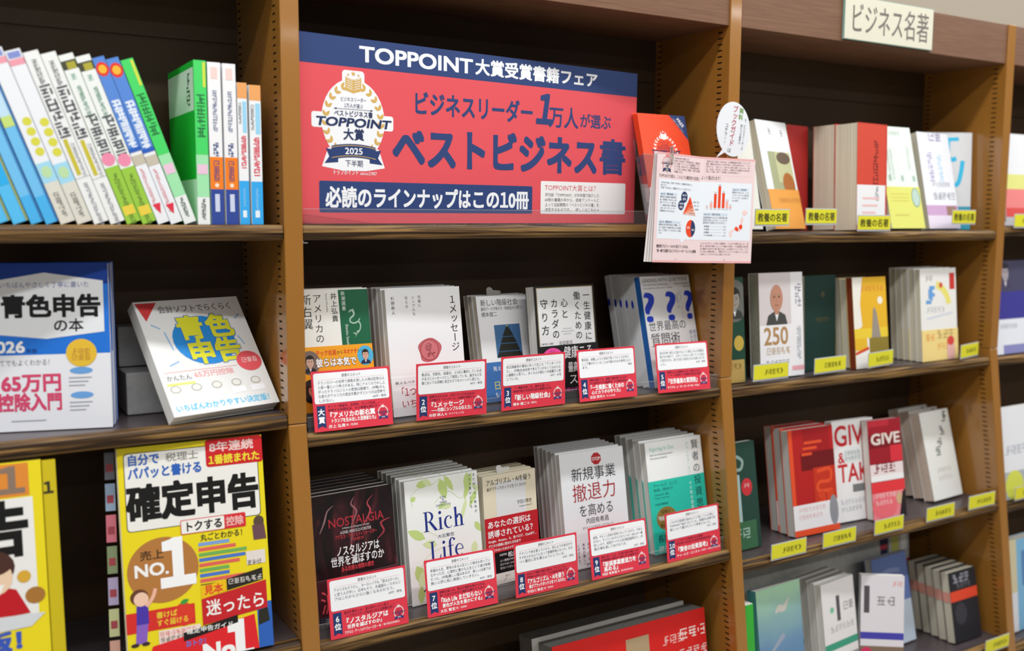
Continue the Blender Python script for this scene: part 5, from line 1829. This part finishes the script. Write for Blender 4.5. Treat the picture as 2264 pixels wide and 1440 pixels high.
def h1(mb):
    mb.rect(0, 0, .1180, .1880, '#eeecee', 1); mb.rect(0, .095, .085, .1880, '#d9cfcf', 2); face(mb, .046, .140, .046, None, '#8a8078', '#c08a72', '#4a4a48', 3, 0)
    mb.text('250', .0100, .0760, .0440, '#b48a5a', .02, 'l', .0660, 3, 4); mb.scrib(.016, .048, .012, 5, '#c4aa8c', False, 3, 4); mb.scrib(.014, .026, .010, 6, '#8a8c94', False, 3, 6); mb.scrib(.105, .168, .020, 2, '#9a9aa4', True, 3, 7); mb.scrib(.105, .090, .014, 4, '#b0b4bc', True, 3, 9); mb.rect(.085, .010, .118, .018, '#e8a8b0', 3)


def h1w(mb):
    mb.push(Matrix.Diagonal((.975, 1, 1.053, 1)))
    h1(mb)
    mb.pop()


H1 = book('book', 'white book with a seated portrait and the number 250', 'book', (.9000, .0240, R2z), 4.5, 0, .1150, .1980, .0260, h1w, cover='#d8d8d2', pages=mat('grey_page_edges', '#a8a694', .8, setup=set_speck(200, '#a19f8d', '#b0ae9c')))


def h2(mb):
    mb.rect(0, 0, .095, .1880, '#1a3630', 1); mb.ell(.055, .150, .006, .006, '#4a4a34', 2); mb.scrib(.030, .100, .008, 5, '#5a5030', False, 2, 3); mb.rect(0, .0, .095, .020, '#1f3f3a', 2)


book('book', 'plain dark green hardback right of the book marked 250', 'book', (1.0480, .0520, R2z), 3, 4, .0950, .1880, .0220, h2, cover='#1a3630', pages=CREAM)


def h3(mb):
    mb.rect(0, 0, .1000, .1830, '#eeeade', 1); mb.poly([(.030, .1830), (.1000, .1830), (.1000, 0), (0, 0), (0, .070), (.024, .085), (.020, .130)], '#e8b42c', 2); mb.rect(0, .060, .1000, .080, '#eccb3c', 3)
    mb.scrib(.022, .160, .011, 6, '#dc8a3c', False, 3, 3); mb.ell(.080, .135, .008, .008, '#f4ecd8', 3, 14); mb.poly([(.050, .060), (.058, .118), (.062, .122), (.068, .112), (.078, .060)], '#9a9084', 4)
    mb.rect(0, 0, .042, .060, '#f0eeea', 4); mb.rect(0, .036, .036, .060, '#e8b830', 5); mb.stroke([(.0, .030), (.040, .040)], .006, '#d8502c', 6); mb.rect(.042, .020, .1000, .060, '#8f7c34', 4)


H3 = book('book', 'yellow and white book with a slim grey silhouette', 'book', (1.1580, .0200, R2z), 6.5, 0, .1000, .1830, .0150, h3, cover='#e8b42c', spine='#8a3c20', spine_right=False, group='yellow silhouette books', pages=CREAM)
H3b = book('book', 'copy directly behind the front yellow silhouette book', 'book', (1.1570, .0360, R2z), 6.5, 0, .1000, .1800, .0150, None, cover='#c8b890', spine_right=True, group='yellow silhouette books', pages=CREAM)
stack(H3b, 2, .0150, 'yellow silhouette book', 6.5, 0, start=2)


def h4(mb):
    mb.rect(0, 0, .1230, .1960, '#eceae6', 1); mb.rect(.100, .150, .118, .185, '#cc3a34', 2); mb.arc(.045, .110, .060, .060, .044, .044, '#ece07a', 2, 10, 80); mb.scrib(.016, .175, .012, 2, '#a8a49c', False, 2, 3)
    mb.text('内', .020, .140, .040, '#6aa2dc', .04, 'l', .040, 3, 3) if False else mb.scrib(.014, .140, .036, 1, '#6aa2dc', False, 3, 3, .22)
    mb.scrib(.018, .108, .012, 5, '#c0c2c4', False, 2, 3); mb.stroke([(.020, .090), (.110, .100)], .004, '#d4d6e4', 2); mb.ell(.070, .160, .006, .006, '#d85a4a', 3)


def h4b(mb):
    mb.scrib(.050, .055, .018, 3, '#b99a5c', False, 1, 5); mb.scrib(.012, .050, .014, 2, '#e8963c', False, 1, 6); mb.scrib(.050, .030, .013, 3, '#e6a04a', False, 1, 7); mb.rrect(.084, 0, .110, .036, .008, '#e6b4ae', 2); mb.ell(.097, .040, .012, .010, '#d84a44', 3)


H4 = book('book', 'white book with a yellow band, rainbow arc and red mark', 'book', (1.3600, .0180, R2z), 5.2, 1, .1230, .1960, .0135, h4, cover='#eceae6', band=(.0660, '#f0d68c', h4b), group='white rainbow-arc books', pages=CREAM)
stack(H4, 4, .0135, 'white rainbow-arc book', 5.2, 1)


# third right shelf
def i0(mb):
    mb.rect(0, 0, .1300, .2000, '#24443a', 1); mb.rect(0, .050, .095, .140, '#a7c0c0', 2); mb.stroke([(.070, .160), (.085, .175), (.105, .165), (.100, .150), (.085, .150)], .006, '#8fa8a0', 2); mb.ell(.112, .115, .014, .0165, '#c8343c', 3, 20); mb.scrib(.104, .118, .007, 2, '#e8c0bc', False, 4, 3); mb.rect(0, 0, .1300, .052, '#3d6a4a', 3); mb.scrib(.070, .030, .020, 2, '#a0c0b0', False, 4, 3)


def i0c(mb):
    shift(i0, -.0500, 0)(mb)


book('book', 'dark green book with a red dot by the tan upright on the third shelf', 'book', (.8120, .0060, R3), 8.6, 2, .0900, .2000, .0180, i0c, cover='#24443a', pages=PAGES)


def i1(mb):
    mb.rect(0, 0, .1200, .2070, '#b3201f', 1); mb.rect(0, .060, .0100, .2070, '#e2502a', 2); mb.rect(.038, .130, .110, .2070, '#a11a20', 2); mb.rect(.0300, .125, .1200, .160, '#6e1216', 3); mb.rect(.060, .060, .1200, .128, '#c2331f', 3)
    for i in range(3):
        mb.rect(.040 - i * .004, .176 - i * .011, .088 - i * .014, .1815 - i * .011, '#e2502a', 4)
    mb.stroke([(.070, .120), (.105, .122), (.104, .100), (.074, .098), (.072, .082), (.108, .080)], .007, '#e2502a', 4); mb.scrib(.066, .070, .022, 2, '#d84524', False, 4, 9, .2)


def i1b(mb):
    mb.rect(0, 0, .1210, .0120, '#e2502a', 1); mb.ell(.108, .040, .012, .030, '#8f8f96', 1, 16); mb.scrib(.012, .050, .0085, 8, '#e0b8bc', False, 1, 3); mb.scrib(.012, .036, .0085, 7, '#e0b8bc', False, 1, 4)


I1 = book('book', 'orange-red book with a white band on the third shelf', 'book', (.9890, .0080, R3), 8.6, -2, .1200, .2070, .0200, i1, cover='#e2502a', band=(.0600, '#e9e6e8', i1b), group='orange-red books', pages=PAGES)
stack(I1, 2, .0200, 'orange-red book', 8.6, -2)


def i2(mb):
    mb.rect(0, 0, .1150, .1960, '#efeeee', 1); mb.text('GIVE', .0040, .1680, .0560, '#c8242e', .02, 'l', .1080, 2, 4); mb.text('&', .0120, .1250, .0300, '#c8242e', .02, 'l', None, 2, 3); mb.text('TAKE', .0100, .0950, .0500, '#c8242e', .02, 'l', .1080, 2, 4)
    mb.ell(.050, .128, .026, .016, '#e2e6e6', 3); mb.scrib(.030, .132, .008, 5, '#9aa6a8', False, 4, 4); mb.scrib(.030, .122, .008, 5, '#9aa6a8', False, 4, 6); mb.rect(.048, .055, .0900, .070, '#7a7c7e', 3); mb.scrib(.012, .038, .009, 7, '#b9bcc0', False, 2, 5); mb.scrib(.012, .024, .009, 6, '#b9bcc0', False, 2, 7)


def i2w(mb):
    mb.push(Matrix.Diagonal((1, 1, 1.051, 1)))
    i2(mb)
    mb.pop()


book('book', 'white book with large red lettering beside the orange-red book', 'book', (1.1330, .0290, R3), 8.2, -4, .1150, .2060, .0180, i2w, cover='#efeeee', pages=PAGES)


def i3(mb):
    mb.rect(0, 0, .0940, .1950, '#9c1c2a', 1); mb.rect(0, .140, .0940, .165, '#7c1420', 2); mb.text('GIVE', .0060, .1580, .0300, '#e4d6ce', .03, 'l', .0840, 3, 4); mb.rect(0, .182, .060, .195, '#b82a38', 2); mb.rect(.060, .110, .0940, .142, '#d83440', 2); mb.rect(0, .086, .0940, .108, '#e9d9da', 2); mb.scrib(.008, .100, .020, 3, '#7c1420', False, 3, 3); mb.rect(0, .074, .0940, .086, '#f0eeee', 3)


def i3w(mb):
    mb.push(Matrix.Diagonal((1, 1, 1.046, 1)))
    i3(mb)
    mb.pop()


def i3b(mb):
    mb.rect(0, .054, .0940, .076, '#e43a40', 1); mb.ell(.034, .026, .036, .026, '#ee6f78', 2); mb.scrib(.008, .048, .009, 6, '#f6d2d2', False, 3, 3); mb.scrib(.008, .034, .009, 5, '#f6d2d2', False, 3, 5); mb.ell(.076, .038, .009, .013, '#d2b08a', 3, 14); mb.poly([(.074, 0), (.094, 0), (.094, .056), (.086, .050), (.080, .026)], '#2a2426', 4)


book('book', 'crimson book with pale lettering and a pink band, overlapping the white one', 'book', (1.2110, .0040, R3), 8.2, -4, .0940, .2040, .0180, i3w, cover='#9c1c2a', band=(.0760, '#ee8a90', i3b), pages=PAGES)


def i4(mb):
    mb.rect(0, 0, .1060, .1930, '#ebebe6', 1); mb.scrib(.090, .190, .024, 1, '#3c4a44', True, 2, 3); mb.scrib(.074, .158, .020, 1, '#3c4a44', True, 2, 5); mb.scrib(.058, .132, .020, 1, '#3c4a44', True, 2, 7); mb.scrib(.046, .115, .020, 1, '#4c5a54', True, 2, 9); mb.scrib(.030, .062, .010, 5, '#c8c4b8', False, 2, 3); mb.scrib(.030, .046, .010, 5, '#d0ccc2', False, 2, 5)


I4 = book('book', 'leaning white book with brush lettering at the right of the third shelf', 'book', (1.4300, .0210, R3), 14.5, 4, .1100, .1930, .0240, i4, cover='#ebebe6', group='leaning white brush-lettered books', pages=mat('peach_page_edges', '#e8d2bf', .8, setup=set_speck(200, '#e4cdb9', '#ecd8c6')))
stack(I4, 2, .0240, 'leaning white brush-lettered book', 14.5, 4)


# bottom right shelf
mb = MB(); mb.box(0, .560, 0, .012, 0, .2500, mat('pale_grey_board', '#b4b3ac', .6, setup=set_speck(60, '#aeada6', '#bab9b2')))
o = mb.build('backing_board', bevel=.001); o.location = (.8110, .0800, R4 + .0030); o.rotation_euler = (-R(9), 0, 0)
tag(o, 'wide pale grey board standing behind the books on the lowest right shelf', 'board')


def set_sky_art(nt, b):
    tc = nt.nodes.new('ShaderNodeTexCoord'); sp = nt.nodes.new('ShaderNodeSeparateXYZ'); nt.links.new(tc.outputs['Object'], sp.inputs[0])
    n = tex_chain(nt, (14, 14, 22), detail=4); n.inputs['Scale'].default_value = 1
    ad = nt.nodes.new('ShaderNodeMath'); ad.operation = 'MULTIPLY_ADD'; ad.inputs[1].default_value = 5.0
    sc = nt.nodes.new('ShaderNodeMath'); sc.operation = 'MULTIPLY_ADD'; sc.inputs[1].default_value = .25; sc.inputs[2].default_value = -.12
    nt.links.new(n.outputs['Fac'], sc.inputs[0]); nt.links.new(sp.outputs[2], ad.inputs[0]); nt.links.new(sc.outputs[0], ad.inputs[2])
    r = ramp(nt, ad.outputs[0], [(.0, '#4f7fa8'), (.45, '#6a90b4'), (.72, '#8ab0b0'), (.95, '#a2cbaa')]); nt.links.new(r.outputs[0], b.inputs['Base Color'])


SKYART = mat('painted_sky_artwork', '#7090b0', .45, setup=set_sky_art)


def j0(mb):
    mb.rect(0, 0, .1240, .2000, SKYART, 1); mb.stroke([(.050, .150), (.062, .156), (.074, .154), (.090, .172)], [.004, .014, .012, .002], '#c8c4bc', 2); mb.stroke([(.020, .070), (.070, .105)], [.004, .012], '#9aa6b8', 2)


book('book', 'book with a painted blue-green sky cover on the lowest right shelf', 'book', (.8640, -.0440, R4 + .028), 7.8, 4, .1240, .2000, .0200, j0, cover='#7fa4b4', spine_right=False, spine='#5fa0b0')
mb = MB(); mb.box(0, .0190, 0, .120, 0, .2050, '#3cb43c'); mb.box(.0004, .0186, .0008, .121, .001, .2060, PAGES)
o = mb.build('green_booklet'); o.location = (.8160 + .004, -.0560, R4 + .0136); o.rotation_euler = (-R(6), 0, 0)
tag(o, 'bright green spine beside the painted sky book', 'booklet')


def j1(mb):
    mb.rect(0, 0, .1060, .2050, '#e6e2e2', 1); mb.rect(0, .072, .1060, .086, '#3f9c80', 2); mb.rect(.045, .125, .056, .175, '#5a5458', 2); mb.scrib(.066, .150, .016, 2, '#8a868a', False, 2, 4); mb.ell(.030, .150, .006, .006, '#7ac09a', 2); mb.scrib(.020, .112, .012, 6, '#b4aeb0', False, 2, 5); mb.rect(0, 0, .1060, .056, '#9a9096', 3); mb.scrib(.010, .045, .012, 4, '#d86a9a', False, 4, 3)


def j2(mb):
    mb.rect(0, 0, .0850, .2010, '#e9e4ea', 1); mb.rect(0, .072, .0850, .086, '#4a48b0', 2); mb.rect(.006, .125, .017, .180, '#5a5458', 2); mb.scrib(.030, .150, .018, 2, '#8a868a', False, 2, 6); mb.scrib(.060, .185, .010, 2, '#f0a8a8', False, 2, 3); mb.rect(0, 0, .0850, .058, '#8a7260', 3); mb.rect(0, 0, .060, .044, '#8c2a2c', 4); mb.ell(.012, .036, .014, .020, '#d83a6a', 5, 14)


J1 = book('book', 'white book with a green stripe, left of the two standing in a V', 'book', (1.0420, -.0440, R4), 8.3, 6, .1060, .2050, .0160, j1, cover='#e6e2e2', pages=PAGES, group='white green-striped books')
stack(J1, 3, .0160, 'white green-striped book', 8.3, 6)
book('book', 'white book with a violet stripe, right of the two standing in a V', 'book', (1.1520, -.0260, R4), 6, -36, .0850, .2010, .0160, j2, cover='#e9e4ea', pages=PAGES)


def j3(mb):
    mb.rect(0, 0, .1180, .1920, '#6a80bc', 1); mb.rect(0, 0, .1180, .090, '#c8d6e6', 2); mb.ell(.020, .095, .018, .014, '#3a5aa8', 3, 14); mb.rect(.010, .050, .080, .075, '#e6cfd2', 3); mb.stroke([(.020, .150), (.050, .160), (.090, .156)], .010, '#8d9fd0', 2)


book('book', 'blue watercolour book behind the V of white books', 'book', (1.2740, .0170, R4), 11.5, 2, .1180, .1920, .0180, j3, cover='#6a80bc')


def j4(mb):
    mb.rect(0, 0, .0930, .1520, '#26262c', 1); mb.rect(0, .088, .0930, .110, '#e0492e', 2); mb.scrib(.012, .136, .018, 3, '#8f8f98', False, 2, 5, .2); mb.scrib(.022, .121, .012, 4, '#6c6c74', False, 2, 5); mb.ell(.030, .060, .020, .024, '#3a3a42', 2, 14)


J4 = book('book', 'black book with an orange-red stripe at the lower right', 'book', (1.4420, -.0400, R4), 10.5, 0, .0930, .1520, .0200, j4, cover='#26262c', group='black striped books', pages=CREAM)
mb = MB(); mb.box(-.0006, .0001, .001, .019, .088, .110, '#e8a490'); mb.build('stripe_wrap', J4)
stack(J4, 4, .0180, 'black orange-striped book', 10.5, 0, gap=.0024)


def j5(mb):
    mb.rect(0, 0, .0700, .1100, '#b4b2b0', 1); mb.rect(0, 0, .0700, .018, '#b8402c', 2); mb.rect(.010, .040, .034, .098, '#b8b85a', 2); mb.rect(.042, .040, .062, .098, '#dcdad8', 2)


rs = thing('display_riser', 'small dark riser behind the black striped books', 'riser', (1.3780, .110, R4 + .0003)); mb = MB(); mb.box(0, .150, 0, .08, 0, .1240, mat('dark_riser_board', '#2c2420', .6)); mb.build('block', rs, bevel=.001)
book('small_book', 'small grey and olive book high at the back of the lowest right shelf', 'book', (1.4120, .1150, R4 + .1245), 4, 0, .0700, .1100, .0120, j5, cover='#b4b2b0')
book('small_book', 'small navy book with a red line beside the grey and olive one', 'book', (1.3760, .1170, R4 + .1245), 4, 0, .0330, .1080, .0120, lambda mb: (mb.rect(0, 0, .033, .108, '#232a4a', 1), mb.rect(0, .050, .033, .060, '#b83a4c', 2)), cover='#232a4a')


# ------------------------------------------------------------------ far right bay
def k1(mb):
    mb.rect(0, 0, .130, .205, '#eeeff2', 1); mb.scrib(.030, .175, .018, 3, '#b4b6bc', True, 2, 3); mb.rect(0, .080, .130, .115, '#e6e68a', 2); mb.rect(0, 0, .130, .082, '#c4c4c8', 3); mb.rect(.024, .020, .130, .082, '#f08a88', 4); mb.rect(.024, .020, .130, .040, '#e25450', 5); mb.rect(.010, .010, .022, .050, '#5a5a60', 4)


book('book', 'white book with yellow and pink-red foot at the far right edge', 'book', (1.6060, .0200, 1.4800), 6, 0, .1300, .2050, .0180, k1, cover='#eeeff2')


def k2(mb):
    mb.rect(0, 0, .135, .2100, '#3f3c92', 1); mb.rect(.008, .140, .135, .2100, '#4a4862', 2); face(mb, .050, .180, .034, None, '#3a3440', '#a8a0a8', '#4a4460', 3); mb.rect(0, 0, .135, .078, '#e6e8f0', 4); mb.scrib(.020, .062, .010, 6, '#9aa0b0', False, 5, 3); mb.rect(0, .078, .006, .2100, '#a4a4d4', 4); mb.rect(.030, 0, .135, .020, '#8a8cc0', 5)


book('book', 'purple book with a grey portrait at the far right edge', 'book', (1.6060, .0120, 1.1930), 7, 0, .1350, .2100, .0200, k2, cover='#a4a4d4')


def k3(mb):
    mb.rect(0, 0, .130, .205, '#e8e9ee', 1); mb.scrib(.010, .110, .020, 5, '#aab0bc', False, 2, 3); mb.rect(0, 0, .130, .062, '#b4b8be', 2); mb.ell(.040, .030, .034, .034, '#d8dc5a', 3, 20)


book('book', 'white book with a grey and yellow foot at the far right edge', 'book', (1.6060, -.0300, .8700), 7, 0, .1300, .2050, .0200, k3, cover='#e8e9ee')
book('book', 'cream-edged thick book at the bottom of the far right edge', 'book', (1.6060, -.0460, .5600), 6, 0, .0600, .2100, .0400, lambda mb: (mb.rect(0, 0, .060, .21, '#d0c6a4', 1), mb.rect(0, 0, .06, .09, '#dcdce2', 2)), cover='#d0c6a4', pages=CREAM)
book('book', 'light blue book beside the cream-edged one at the far right', 'book', (1.6680, -.0440, .5600), 6, 0, .0800, .2080, .0300, lambda mb: (mb.rect(0, 0, .08, .208, '#7db4d8', 1), mb.rect(.02, .10, .07, .18, '#5a86b8', 2)), cover='#7db4d8')

# ------------------------------------------------------------------ tidy up
bpy.data.objects.remove(_pobj)
bpy.data.curves.remove(_probe)
